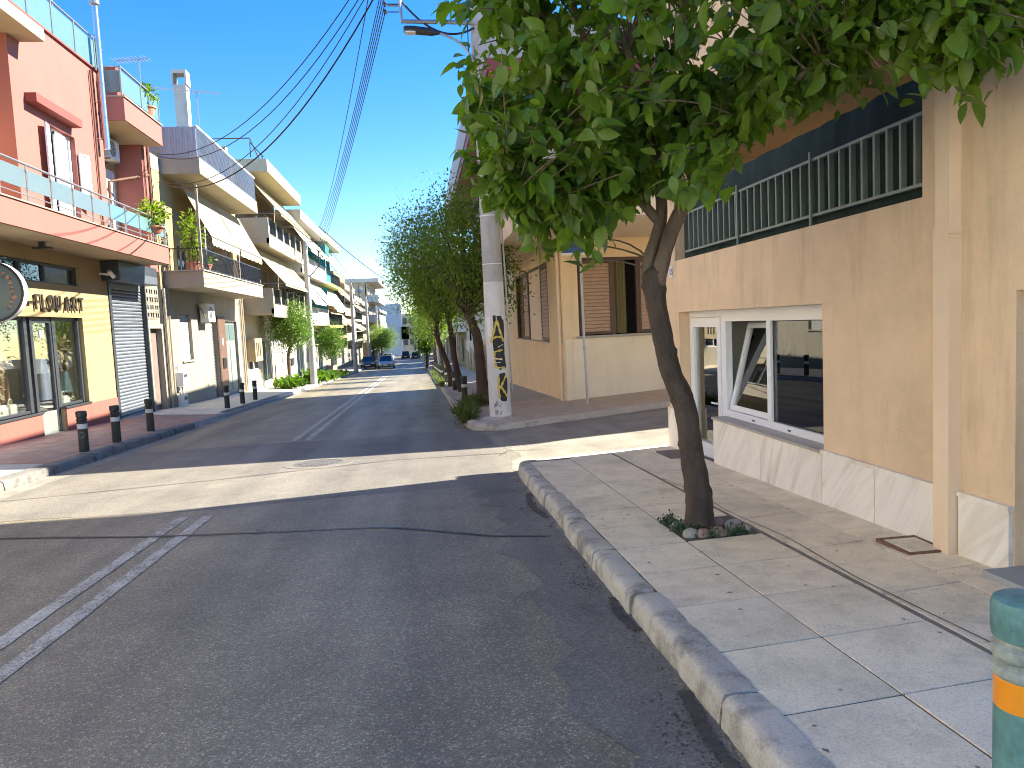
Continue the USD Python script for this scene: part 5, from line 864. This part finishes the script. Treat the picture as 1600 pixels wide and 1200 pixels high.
put('arm', MB().tube([(1.42, 16.6, 6.75), (1.415, 16.6, 7.2)] + quad_bez((1.40, 16.6, 7.35), (1.32, 16.6, 7.72), (.72, 16.6, 7.90), 9), .026, 8).tube([(1.42, 16.6, 7.15), (1.6, 16.75, 7.15)], .02, 6).tube([(1.42, 16.6, 6.8), (1.6, 16.75, 6.8)], .02, 6), 'metal_grey', lamp, smooth=40)
hd = put('head', MB().rings([[(x, 16.6 + w * a, zc + h * b) for a, b in ((-1, -.4), (-.8, -1), (.8, -1), (1, -.4), (.7, 1), (-.7, 1))] for x, w, h, zc in ((.76, .04, .03, 7.9), (.66, .07, .045, 7.91), (.6, .12, .05, 7.915), (.2, .13, .055, 7.955), (.03, .11, .05, 7.965), (.0, .07, .03, 7.965))]), 'metal_dark', lamp)
sub('lens', MB().box(.03, .25, 16.5, 16.7, 7.885, 7.902), 'lens', hd, lamp)
def side_pole(label, x, y, h, r, arm=1, mat='pole_concrete', paint_h=0):
    zb = gz(y) + .1; t = thing('roadside_pole', label, 'utility pole', (x, y, zb))
    put('shaft', MB().lathe((x, y, zb - .3), [(r * 1.15, 0), (r, 2), (r * .72, h), (0, h + .01)], 14), mat, t, smooth=50)
    ax = .75 * arm
    put('bracket', MB().tube([(x, y, zb + h - .4), (x + ax, y, zb + h - .35), (x + ax, y, zb + h - 1.9)], .035, 6).tube([(x, y, zb + h - 2.6), (x + ax, y, zb + h - 1.8)], .03, 6), 'metal_dark', t)
    m = MB()
    for k in range(4): m.tube([(x + ax, y, zb + h - .6 - k * .35), (x + ax + .16 * arm, y, zb + h - .6 - k * .35)], .03, 5)
    put('insulator', m, 'metal_dark', t, kind='stuff'); return t
side_pole('tall pale roadside pole with black wire bracket before the awning house', -6.5, 46.5, 8.9, .19)
side_pole('grey roadside pole in front of the orange-edged cream house', -6.5, 76, 9.0, .2)
side_pole('slimmer roadside pole beside the parked dark car', -6.6, 98, 9.2, .2)
side_pole('distant roadside pole beyond the leafy trees', -6.7, 122, 9.4, .2)
side_pole('right-hand pole with wire frames far down the street', .7, 100, 10.3, .22, -1)
side_pole('second right-hand pole just past the framed one', .55, 128, 10.3, .22, -1)
side_pole('pale right-hand pole among the garden wall trees', 1.35, 62, 8.6, .16, -1)
ncab = 0
def cable(a, b, d, r, label, group=None):
    put('overhead_cable', MB().tube(sag(a, b, d, 22), r, 5), 'cable', label=label, cat='cable', group=group)
for k in range(5): cable((-.36, 16.6, 8.32 + k * .16), (-5.6, 46.5, 7.9 - (4 - k) * .33 - .1), .35 + .05 * k, .011, '%s of five parallel cables between graffiti pole and first left pole' % ('lowest', 'second lowest', 'middle', 'second highest', 'highest')[k], 'cables between the near poles')
cable((-.6, 16.6, 9.0), (-5.6, 46.5, 7.9), .6, .011, 'topmost thin cable from the graffiti pole to the first left roadside pole')
cable((-8.4, 26.9, 7.85), (-.6, 16.6, 9.25), 1.15, .012, 'black cable from the pink building corner pipe to the graffiti pole, upper one'); cable((-8.4, 26.9, 7.8), (-.5, 16.6, 9.15), 1.35, .012, 'black cable from the pink building corner pipe to the graffiti pole, lower one')
cable((-8.45, 27.1, 7.0), (-.45, 16.6, 9.1), 1.45, .011, 'thinner drooping cable from below the grey terrace to the graffiti pole'); cable((-8.45, 27.1, 6.95), (-.3, 16.6, 9.05), 1.6, .019, 'thick purple-black drooping cable from below the grey terrace to the graffiti pole')
for k in range(4): cable((-5.6, 46.5, 7.6 - k * .35), (-5.7, 76, 6.2 - k * .35), .4, .016, '%s cable of four between the first and second left roadside poles' % ('highest', 'second highest', 'second lowest', 'lowest')[k], 'cables between the left poles')
cable((-5.6, 46.5, 7.9), (0.1, 100, 6.0), .8, .03, 'black cable crossing from the first left pole to the far right poles'); cable((-5.7, 76, 6.3), (-.05, 100, 5.6), .7, .03, 'dark cable crossing the street between the second left pole and the framed right pole'); cable((-5.8, 98, 5.2), (-.2, 128, 4.6), .6, .03, 'farthest cable crossing the street')
cable((3.7, 21, 8.3), (1.6, 16.7, 8.9), .1, .012, 'short cable from the graffiti pole to the peach apartment building'); cable((1.36, 16.65, 9.4), (1.36, 16.65, 5.6), 0, .012, 'thin vertical cable hanging beside the top of the graffiti pole')
# street-name sign on a thin pole
zs = z2(3.75, 17.7); ss = thing('street_sign', 'thin galvanised pole with a blue street-name plate half hidden by leaves', 'street sign', (3.86, 17.7, zs))
put('pole', MB().tube([(3.90, 17.7, zs - .05), (3.87, 17.7, 1.3), (3.85, 17.7, 3.5)], .03, 10).tube([(3.885, 17.7, 1.0), (3.87, 17.7, 1.06)], .04, 10), 'galv', ss, smooth=50)
pl_ = put('plate', MB().box(3.40, 3.95, 17.64, 17.66, 3.28, 3.52), 'sign_blue', ss); sub('border', MB().box(3.38, 3.97, 17.645, 17.655, 3.52, 3.535).box(3.38, 3.97, 17.645, 17.655, 3.225, 3.278), 'sign_white', pl_, ss)

# ------------------------------------------------------------------ bollards
def bollard(name, label, x, y, zb, s, mats, sticker=False, group=None):
    t = thing(name, label, 'bollard', (x, y, zb), group); c = (x, y, zb); r = .088 * s
    put('body', MB().lathe(c, [(r, -.08), (r, .44), (r * .97, .445)], 32), mats[0], t, smooth=40)
    put('band', MB().lathe(c, [(r * .97, .445), (r * 1.0, .448), (r * 1.0, .535), (r * .95, .54)], 32), mats[1], t, smooth=40)
    for a, b in ((.545, .585), (.60, .645)): put('ring', MB().lathe(c, [(r * .92, a - .01), (r * 1.05, a), (r * 1.09, a + .01), (r * 1.07, b - .012), (r * .9, b), (r * .88, b + .012)], 32), mats[2], t, smooth=35)
    put('cap', MB().lathe(c, [(r * .9, .655), (r * 1.06, .662), (r * 1.1, .69), (r * 1.1, .755), (r * 1.04, .772), (r * .9, .78), (0, .783)], 32), mats[0], t, smooth=35)
    if sticker: put('sticker', MB().add([(x + (r + .004) * math.cos(th0 + .2 + s2 / r), y + (r + .004) * math.sin(th0 + .2 + s2 / r), zb + .33 + .06 * math.sin(a)) for a in np.arange(16) * 2 * np.pi / 16 for s2 in (.055 * math.cos(a),)], [[0, i, i + 1] for i in range(1, 15)]), 'frosted_white', t)
    return t
bollard('bollard', 'worn green bollard with an orange band, cut off at the right edge', 1.738, 1.98, zp(1.7, 1.97) - .03, .97, ('green_paint', 'orange_band', 'green_worn'))
dm = ('bollard_dark', 'band_white', 'bollard_dark')
b0 = bollard('bollard', 'dark bollard with a round sticker nearest on the left kerb', -6.45, 15.1, zl(-6.45, 15.1), 1.0, dm, True)
b1 = bollard('bollard', 'dark bollard before the yellow shop pilaster, second on the left kerb', -6.45, 16.65, zl(-6.45, 16.65), 1.0, dm)
for x, y, lb in ((-6.55, 18.95, 'dark bollard before the grey roller shutter, third on the left kerb'), (-6.65, 26.6, 'dark bollard before the louvred side gate'), (-6.68, 28.95, 'dark bollard before the grey-green garage door'), (-6.72, 31.3, 'dark bollard before the meter box of the awning house'), (-7.1, 45.5, 'small dark bollard left of the pale pole, nearest of three'), (-6.9, 47.4, 'small dark bollard left of the pale pole, middle of three'), (-6.8, 49.4, 'small dark bollard just past the pale pole')):
    copy_of(b1, 'bollard', (x, y, zl(x, y)), 0, lb)
for k, y in enumerate((23.8, 30.0, 34.5, 38.2)): copy_of(b1, 'bollard', (1.35 + cx(y), y, z2(1.35, y) - .05), 0, ['dark bollard nearest the graffiti pole on the right kerb', 'dark bollard between the first two street trees', 'dark bollard beside the farthest-hanging street tree', 'dark bollard starting the far row on the right kerb'][k], 1.05)
for k in range(11): copy_of(b1, 'bollard', (1.25 + cx(42 + 2.1 * k), 42 + 2.1 * k, z2(1.2, 42 + 2.1 * k) - .05), 0, '%s dark bollard of the close far row before the white garden wall' % 'nearest second third fourth fifth sixth seventh eighth ninth tenth farthest'.split()[k], 1.1, 'far row of right-hand bollards')
# manhole cover
mh = thing('manhole_cover', 'round iron manhole cover in the sunlit part of the road', 'manhole cover', (-1.74, 12.35, gz(12.35)))
def tilt_disc(c, r, n, dz): return [(c[0] + r * math.cos(a), c[1] + r * math.sin(a), gz(c[1] + r * math.sin(a)) + dz) for a in np.arange(n) * 2 * np.pi / n]
C = (-1.74, 12.35); put('collar', MB().rings([tilt_disc(C, .56, 36, .0), tilt_disc(C, .55, 36, .009), tilt_disc(C, .40, 36, .009), tilt_disc(C, .40, 36, -.01)], caps=False), 'asphalt_old_sunlit', mh); put('frame', MB().rings([tilt_disc(C, .40, 36, .0), tilt_disc(C, .40, 36, .012), tilt_disc(C, .365, 36, .012), tilt_disc(C, .365, 36, .0)], caps=False), 'iron', mh); m = MB().rings([tilt_disc(C, .36, 36, -.01), tilt_disc(C, .36, 36, .008)])
for i in range(-4, 5):
    for j in range(-4, 5):
        if i * i + j * j < 17: x, y = C[0] + i * .075, C[1] + j * .075; m.box(x - .026, x + .026, y - .026, y + .026, gz(y), gz(y) + .014)
put('lid', m, 'iron', mh)
q = random.Random(9); m = MB()
def grit(x, y, s, h): a0 = q.uniform(0, 6); m.rings([[(x + s * k_ * q.uniform(.6, 1.3) * math.cos(a0 + a), y + s * k_ * q.uniform(.6, 1.6) * math.sin(a0 + a), gz(y) + z_) for a in np.arange(5) * 1.2566] for k_, z_ in ((1, -.002), (.6, h))])
for k in range(420): y = q.uniform(1.5, 10); grit(1.16 - abs(q.gauss(0, .035)), y, q.uniform(.003, .009), q.uniform(.003, .008))
for k in range(520):
    y = q.choice((2.35, 2.6, 2.9, 3.1, 5.2, 8.0, 7.7)) + q.gauss(0, .16); grit(1.13 - abs(q.gauss(0, .09)), y, q.uniform(.003, .013), q.uniform(.003, .01))
put('debris', m, 'soil', label='dark leaf litter and grit along the right kerb', cat='debris', kind='stuff')
for k, pth in enumerate([[(1.17, 2.0), (1.13, 2.5), (1.12, 2.9), (1.17, 3.4)], [(1.17, 4.2), (1.14, 4.5), (1.17, 4.8)], [(1.15, 7.3), (1.07, 7.9), (1.15, 8.6)]]): put('kerb_dirt', blob_strip(pth, .028, .03, .0125, 70 + k), 'kerb_dirt', road)
m = MB()
for k in range(46):
    x, y = q.uniform(1.4, 3.5), q.uniform(2.2, 9); s = q.uniform(.012, .026); a = q.uniform(0, 3); v, f = leaf_base(3, .1, .1); v = v * s * 2; rot = np.array([[math.cos(a), math.sin(a), 0], [-math.sin(a), math.cos(a), 0], [0, 0, 1]]); m.add(v @ rot + [x, y, zp(x, y) + .008 + .25 * s], f)
put('fallen_leaves', m, 'stone_dark', label='small dark fallen leaves scattered over the right pavement', cat='leaves', kind='stuff')

# ------------------------------------------------------------------ cars
def car(name, label, x, y, zb, heading, paint_mat, h=1.45, L=4.15, W=1.72, van=False):
    """heading +1 drives away (+Y), -1 comes towards the camera"""
    t = thing(name, label, 'car', (x, y, zb)); hd_ = heading
    def T(p): p = np.asarray(p, float); return np.stack([x + p[:, 1] * -hd_, y + p[:, 0] * hd_, zb + p[:, 2] + (gz(y + 1) - gz(y)) * p[:, 0] * hd_], 1)
    hw = W / 2
    st = [(-L / 2, .42, .70, .80), (-L / 2 + .08, .30, .85, .93), (-L / 2 + .5, .22, .93, 1.0), (-L * .2, .2, .95, 1.0), (L * .18, .2, .93, 1.0), (L * .3, .22, .86, .99), (L / 2 - .12, .28, .72, .9), (L / 2, .4, .6, .78)]
    rs = []
    for xx, zl_, zh, k in st: w = hw * k; rs.append(T([(xx, -w * .92, zl_), (xx, -w, zl_ + .16), (xx, -w, zh - .14), (xx, -w * .9, zh), (xx, w * .9, zh), (xx, w, zh - .14), (xx, w, zl_ + .16), (xx, w * .92, zl_)]))
    put('body', MB().rings(rs), paint_mat, t, smooth=40)
    tail = -L / 2 + .25 if van else -L / 2 + .3
    gl = [(tail, .86, .86, .80), (tail + .38, h - .06, .90, .66), (-L * .08, h, .93, .68), (L * .07, h - .03, .93, .67), (L * .30, .84, .86, .82)]
    rs = [T([(xx, -hw * .84, .84), (xx, -hw * kb if z < .9 else -hw * kt, z), (xx, hw * kb if z < .9 else hw * kt, z), (xx, hw * .84, .84)]) for xx, z, kb, kt in gl]
    put('cabin', MB().rings(rs), 'car_glass', t)
    roof = [(tail + .36, h - .05, .66), (-L * .08, h + .012, .69), (L * .075, h - .018, .68)]
    put('roof', MB().rings([T([(xx, -hw * k, z), (xx, hw * k, z), (xx, hw * k * .98, z + .02), (xx, -hw * k * .98, z + .02)]) for xx, z, k in roof]), paint_mat, t)
    for s in (-1, 1):
        for pts, r in (([(L * .30, s * hw * .83, .86), (L * .07, s * hw * .675, h - .02)], .035), ([(tail, s * hw * .8, .86), (tail + .38, s * hw * .66, h - .05)], .05), ([(-L * .03, s * hw * .84, .9), (-L * .03, s * hw * .68, h)], .035)): put('pillar', MB().tube(T(pts), r, 5), paint_mat, t)
    for sx_ in (-L * .3, L * .31):
        for s in (-1, 1):
            c = T([(sx_, s * (hw - .09), .31), (sx_, s * (hw + .005), .31)])
            w_ = put('wheel', MB().tube([c[0], c[0] * .5 + c[1] * .5, c[1]], .31, 18), 'tyre', t); sub('rim', MB().tube([c[1] - (c[1] - c[0]) * .1, c[1] + (c[1] - c[0]) * .04], .19, 14), 'metal_grey', w_, t)
    for s in (-1, 1):
        put('headlight', MB().rings([T([(L / 2 - .22, s * hw * a, z) for a, z in ((.5, .56), (.9, .56), (.88, .72), (.55, .70))]), T([(L / 2 - .0, s * hw * a, z) for a, z in ((.46, .55), (.76, .55), (.74, .66), (.5, .65))])]), 'lens', t)
        put('tail_light', MB().rings([T([(-L / 2 + .2, s * hw * a, z) for a, z in ((.68, .62), (.95, .62), (.93, .9), (.74, .9))]), T([(-L / 2 + .01, s * hw * a, z) for a, z in ((.64, .6), (.86, .6), (.84, .84), (.7, .84))])]), 'red_lens', t)
        put('mirror', MB().rings([T([(L * .2 + dx, s * (hw + .02 + a), z) for a, z in ((0, .9), (.16, .92), (.16, 1.04), (0, 1.02))]) for dx in (0, .1)]), paint_mat, t)
    put('grille', MB().rings([T([(L / 2 + dx, a * hw, z) for a, z in ((-.4, .34), (.4, .34), (.42, .55), (-.42, .55))]) for dx in (-.1, .012)]), 'black_plastic', t)
    put('bumper', MB().rings([T([(L / 2 + dx, a * hw, z) for a, z in ((-.72, .26), (.72, .26), (.74, .36), (-.74, .36))]) for dx in (-.15, .03)]), 'black_plastic', t)
    put('front_plate', MB().rings([T([(L / 2 + dx, a, z) for a, z in ((-.26, .4), (.26, .4), (.26, .5), (-.26, .5))]) for dx in (0, .025)]), 'sign_white', t); put('rear_plate', MB().rings([T([(-L / 2 - dx, a, z) for a, z in ((-.26, .55), (.26, .55), (.26, .66), (-.26, .66))]) for dx in (0, .025)]), 'sign_white', t)
car('moving_car', 'silver car driving towards the camera in the left lane', -3.95, 86, gz(86), -1, 'car_silver')
car('parked_car', 'dark grey car parked at the left kerb with its front to the camera', -6.15, 90, gz(90), -1, 'car_dark')
car('parked_car', 'grey car parked under the dark-leaved tree behind the silver car', -4.9, 112, gz(112), -1, 'car_silver', 1.6)
car('moving_car', 'black car driving away down the middle of the street', -3.25, 160, gz(160), 1, 'car_black', 1.75, 4.2, 1.8, True)
car('moving_car', 'white car beyond the black car at the end of the street', -4.4, 205, gz(205), -1, 'car_white', 1.6)
car('parked_car', 'dark car parked at the right kerb near the end of the street', -1.1, 148, gz(148), 1, 'car_dark', 1.55)

# ------------------------------------------------------------------ things on the left facades
def air_con(label, fr, u, z, w0=.06, Lu=.85, h=.58, d=.30):
    p = fr(u + Lu / 2, w0 + d / 2, z); t = thing('air_conditioner', label, 'air conditioner', p)
    put('case', MB().fbox(fr, u, u + Lu, w0, w0 + d, z, z + h), 'ac_white', t); m = MB(); c = (u + Lu * .4, z + h / 2)
    put('fan_grille', MB().rings([[fr(c[0] + r * math.cos(a), w0 + d + dw, c[1] + r * math.sin(a)) for a in np.arange(20) * 2 * np.pi / 20] for r, dw in ((.23, .002), (.23, .012), (.0, .012))], caps=False), 'ac_dark', t)
    for r in (.08, .14, .2): m.tube([fr(c[0] + r * math.cos(a), w0 + d + .018, c[1] + r * math.sin(a)) for a in np.linspace(0, 2 * math.pi, 20)], .008, 4)
    put('fan_guard', m, 'ac_white', t); put('bracket', MB().fbox(fr, u + .1, u + .14, 0, w0 + d, z - .05, z).fbox(fr, u + Lu - .14, u + Lu - .1, 0, w0 + d, z - .05, z), 'metal_grey', t)
    put('hose', MB().tube([fr(u - .02, w0 + .2, z + .15), fr(u - .16, w0 + .1, z + .5), fr(u - .1, .02, z + .7)], .025, 6), 'cream_light', t)
air_con('air conditioner above the white side gate of the terraced house', FL, 31.0, 2.28, .08, .95, .72, .32)
air_con('air conditioner under the pink terrace slab, in its shade', FR, 24.3, 7.2, .1, .85, .58, .32)
air_con('air conditioner in the shaded balcony of the cream awning house', FL, 39.2, 5.6, .1, .9, .6, .3)
def meter(label, u, z0, z1, u1, w):
    t = thing('gas_meter', label, 'gas meter', FL(u, 0, z0)); put('case', MB().fbox(FL, u, u1, .05, w, z0, z1), 'ac_white', t); put('window', MB().fbox(FL, u + .06, u1 - .06, w, w + .006, z1 - .18, z1 - .08), 'ac_dark', t)
    put('pipe', MB().tube([FL(u + .08, .12, z1), FL(u + .08, .12, z1 + .25), FL(u1 - .08, .12, z1 + .25), FL(u1 - .08, .12, z1)], .02, 6).tube([FL(u + .1, .1, z0), FL(u + .1, .1, z0 - .2)], .02, 6), 'ac_white', t)
meter('upper grey gas meter cabinet beside the white downpipes', 27.55, .0, .5, 28.05, .3); meter('lower gas meter cabinet near the ground beside the white downpipes', 27.6, -.75, -.3, 28.05, .26)
fl = thing('flue', 'shiny steel chimney flue running up the pink wall', 'flue', FL(22.75, .2, 7.1)); put('pipe', MB().tube([FL(22.78, .2, 7.05), FL(22.76, .2, 9), FL(22.74, .2, 10.9)], .085, 16), 'steel', fl, smooth=50)
for z in (7.9, 8.8, 9.7, 10.5): put('joint_band', MB().tube([FL(22.76, .2, z), FL(22.76, .2, z + .05)], .092, 16), 'steel', fl)
put('cap', MB().lathe(FL(22.74, .2, 10.9), [(.08, 0), (.13, .05), (.13, .2), (.09, .22), (.14, .3), (.0, .36)], 16), 'metal_grey', fl); put('wall_clip', MB().tube([FL(22.6, .02, 8.3), FL(22.76, .2, 8.3)], .015, 5).tube([FL(22.6, .02, 7.3), FL(22.76, .2, 7.3)], .015, 5), 'rust', fl)
def antenna(label, c, h, L, dirv, n=14, el=.25):
    c = np.array(c, float); d = np.array(dirv, float); d /= np.linalg.norm(d); s = np.cross(d, [0, 0, 1.0]); s /= np.linalg.norm(s)
    t = thing('antenna', label, 'antenna', c); put('mast', MB().tube([c, c + [0, 0, h]], .022, 6), 'metal_grey', t); top = c + [0, 0, h]; m = MB().tube([top - d * L * .3, top + d * L * .7], .014, 5)
    for k in range(n): p = top + d * L * (-.25 + .93 * k / (n - 1)); m.tube([p - s * el, p + s * el], .011, 4)
    put('boom', m, 'galv', t)
antenna('long white rooftop aerial beside the grey concrete chimney', (-7.8, 30.2, 8.0), 2.85, 2.9, (-1, -.15, .06), 22, .27)
antenna('thin rooftop aerial at the end of the pink terrace', (-8.7, 26.9, 7.9), 3.0, 1.2, (-1, .2, 0), 9, .3); antenna('small mast on the pink roof left of the steel flue', (-9.6, 23, 9.2), 2.2, .5, (-1, .3, 0), 4, .2)
for k, (x, y, z) in enumerate(((-9.5, 61, 10.0), (-9.5, 80, 7.4), (-9, 121, 7.5))):
    t = thing('satellite_dish', ['satellite dish on the roof of the white apartments', 'satellite dish above the cream house', 'satellite dish on the pale house roof'][k], 'dish', (x, y, z)); put('mast', MB().tube([(x, y, z - 2), (x, y, z + .3)], .03, 6), 'metal_grey', t); put('dish', MB().rings([[(x + r * math.cos(a), y - dy, z + .5 + r * math.sin(a)) for a in np.arange(16) * 2 * np.pi / 16] for r, dy in ((.5, .16), (.3, .03), (.01, 0))], caps=False), 'metal_grey', t, smooth=60)
sg = thing('shop_sign', 'round white light-box sign with a floral wreath hanging before the shop', 'sign', (-8.0, 16, 2.75)); c = np.array([-8.24, 16.0, 2.76])
circ = lambda r, dy, n=40: [(c[0] + r * math.cos(a), c[1] + dy, c[2] + r * math.sin(a)) for a in np.arange(n) * 2 * np.pi / n]
put('rim', MB().rings([circ(.56, -.1), circ(.59, -.1), circ(.59, .1), circ(.56, .1)], caps=False), 'upvc', sg, smooth=40); put('face', MB().rings([circ(.56, -.09), circ(.56, .09)]), 'frosted_white', sg); put('rim_edge', MB().rings([circ(.555, -.105), circ(.6, -.105), circ(.6, -.085)], caps=False), 'metal_dark', sg)
m1, m2 = MB(), MB(); q = random.Random(2)
for k in range(54):
    a = math.radians(-50 + k * 4.6) if k < 40 else math.radians(200 + (k - 40) * 4); r = .40 + q.uniform(-.06, .06); s = q.uniform(.018, .045); p = [c[0] + r * math.cos(a), c[1] - .096, c[2] + r * math.sin(a)]
    (m1 if k % 3 else m2).rings([[(p[0] + s * math.cos(b) * (1 if j == 0 else .5), p[1] - .004 * j, p[2] + s * .6 * math.sin(b + a)) for b in np.arange(6) * math.pi / 3] for j in (0, 1)])
put('wreath', m1, 'petal', sg, kind='stuff'); put('wreath_leaf', m2, 'brown_tile', sg, kind='stuff'); put('scroll', MB().tube([(c[0] + .05 + .1 * math.cos(a), c[1] - .098, c[2] + .12 + .05 * math.sin(a * 1.5)) for a in np.linspace(0, 4, 14)], .006, 4).tube([(c[0] - .05, c[1] - .098, c[2] + .0), (c[0] + .18, c[1] - .098, c[2] + .01)], .006, 4), 'metal_dark', sg)
put('bracket', MB().tube([(-8.6, 16, 3.45), (-7.95, 16, 3.42)], .014, 6).tube([(-8.24, 16, 3.42), (-8.24, 16, 3.33)], .014, 6).tube([(-8.55 + .5 * math.sin(a), 16, 3.62 - .17 * math.cos(a * 2)) for a in np.linspace(0, 1.5, 10)], .01, 5), 'metal_dark', sg)
put('ceiling_lamp', MB().box(-8.2, -7.85, 17.6, 17.75, 3.76, 3.80).box(-8.08, -7.98, 17.62, 17.73, 3.80, 3.914), 'metal_dark', label='small black lamp under the pink balcony soffit', cat='lamp')
cmr = put('security_camera', MB().tube([FL(22.0, .0, 3.55), FL(22.0, .25, 3.52)], .03, 8).tube([FL(21.95, .27, 3.6), FL(22.1, .34, 3.45)], .06, 10), 'upvc', label='small white security camera left of the shutter box', cat='camera')
# shop display
def garment(label, x, y, z0, z1, wdt, mat, seed):
    q = np.random.default_rng(seed); n = 26; rs = []
    for f in np.linspace(0, 1, 8):
        w_ = wdt * (.35 + .65 * f ** .7); d_ = .06 + .12 * f; rs.append([(x + d_ * math.sin(a) * (1 + .25 * math.sin(5 * a + seed)), y + w_ * math.cos(a) * (1 + .06 * math.sin(7 * a)), z1 + (z0 - z1) * f) for a in np.arange(n) * 2 * np.pi / n])
    put('garment', MB().rings(rs), mat, label=label, cat='garment', smooth=60)
garment('blue striped dress hanging in the shop doorway', -9.15, 19.6, .35, 1.35, .26, 'cloth_blue', 1); garment('grey-green dress hanging in the right shop window', -9.25, 21.35, .4, 1.75, .22, 'cloth_green', 2); garment('teal jacket in the right shop window', -9.05, 20.55, .45, 1.0, .2, 'cloth_teal', 3); garment('white blouse behind the shop door', -9.3, 20.1, .5, 1.2, .22, 'cloth_white', 4)
rk = thing('display_rack', 'wooden ladder display rack in the shop window', 'rack', (-9.3, 20.6, .16)); m = [MB().tube([(-9.3, 20.6 + dy * .5, .16), (-9.3, 20.6 + dy * 1.0, 1.9)], .025, 6) for dy in (-.2, .75)]
for k in m: put('post', k, 'wood', rk)
for z in (.6, 1.0, 1.4, 1.88): put('rail', MB().tube([(-9.3, 20.4, z), (-9.3, 21.35, z)], .02, 6), 'wood', rk)
put('display_post', MB().tube([(-9.2, 17.75, .16), (-9.15, 17.9, 1.75)], .035, 6).tube([(-9.2, 18.05, .16), (-9.15, 17.9, 1.75)], .035, 6), 'wood', label='leaning wooden display post in the left shop window', cat='post')
def tuft(label, c, r, n, mat, seed, size=.12):
    q = np.random.default_rng(seed); d = q.normal(size=(n, 3)); P = np.array(c) + d * np.array(r) * .5; V, bf = leaves(q, P, d + [0, 0, -.4], q.uniform(.6, 1.3, n) * size, leaf_base(3, .5)); put('dried_flowers', join_leaves(V, bf), mat, label=label, cat='dried flowers')
tuft('dried pampas bunch at the left of the shop window', (-9.0, 17.2, 1.5), (.16, .25, .3), 260, 'dried', 1); tuft('dried pale garland around the wooden rack', (-9.1, 20.4, 1.55), (.16, .4, .35), 300, 'dried', 2); tuft('yellow dried flowers at the bottom of the right window', (-9.05, 20.9, .38), (.15, .35, .14), 200, 'straw', 3, .1); tuft('hanging dried strands left of the shop door', (-9.0, 17.1, .75), (.1, .12, .5), 200, 'dried', 4)
for k, (y, s) in enumerate(((17.3, .2), (17.8, .18), (20.3, .16))): put('handbag', MB().rings([[(-9.05 + s * .5 * a * f, y + s * b * f, .17 + z) for a, b in ((-1, -1), (1, -1), (1, 1), (-1, 1))] for z, f in ((0, 1), (s * .8, 1.05), (s * 1.3, .75))]).tube([(-9.05, y + s * .5 * math.cos(a), .17 + s * 1.3 + s * .7 * math.sin(a)) for a in np.linspace(0, math.pi, 10)], .012, 5), 'cloth_white', label=['white handbag at the left of the shop window', 'second white handbag beside the wooden post', 'small pale handbag right of the shop door'][k], cat='handbag')
# potted plants
def pot(label, x, y, z, r, h, ph, seed, mat='leaf_dark', n=330):
    t = thing('potted_plant', label, 'potted plant', (x, y, z)); put('pot', MB().lathe((x, y, z), [(r * .7, 0), (r, h), (r * 1.1, h), (r * 1.1, h + .04), (r * .9, h + .04), (.0, h)], 18), 'terracotta', t)
    q = np.random.default_rng(seed); d = q.normal(size=(n, 3)); d /= np.linalg.norm(d, axis=1)[:, None]; P = np.array([x, y, z + h + ph * .55]) + d * np.array([r * 1.5, r * 1.9, ph * .5]) * q.uniform(.3, 1, (n, 1)); V, bf = leaves(q, P, d + q.normal(0, .5, (n, 3)), q.uniform(.1, .2, n), leaf_base(3)); put('foliage', join_leaves(V, bf), mat, t, kind='stuff'); put('stem', MB().tube([(x, y, z + h), (x, y, z + h + ph * .7)], .02, 5), 'bark', t)
pot('tall leafy pot plant on the white balcony next to the pink house', -7.75, 27.9, 4.02, .28, .26, 1.75, 1, n=520); pot('small terracotta pot beside the tall leafy balcony plant', -7.5, 28.5, 4.02, .2, .22, .4, 2, n=60)
pot('bushy plant hanging over the glass balcony end of the pink house', -7.5, 23.2, 4.75, .3, .15, .7, 3, n=380); pot('green plant on the small upper pink terrace', -8.1, 25.4, 8.6, .25, .3, .7, 4, 'leaf_bright', 150)
pot('small palm on the tan balcony behind the green screen', 4.3, 8.1, 2.6, .2, .3, .6, 5, 'leaf_dark', 60)
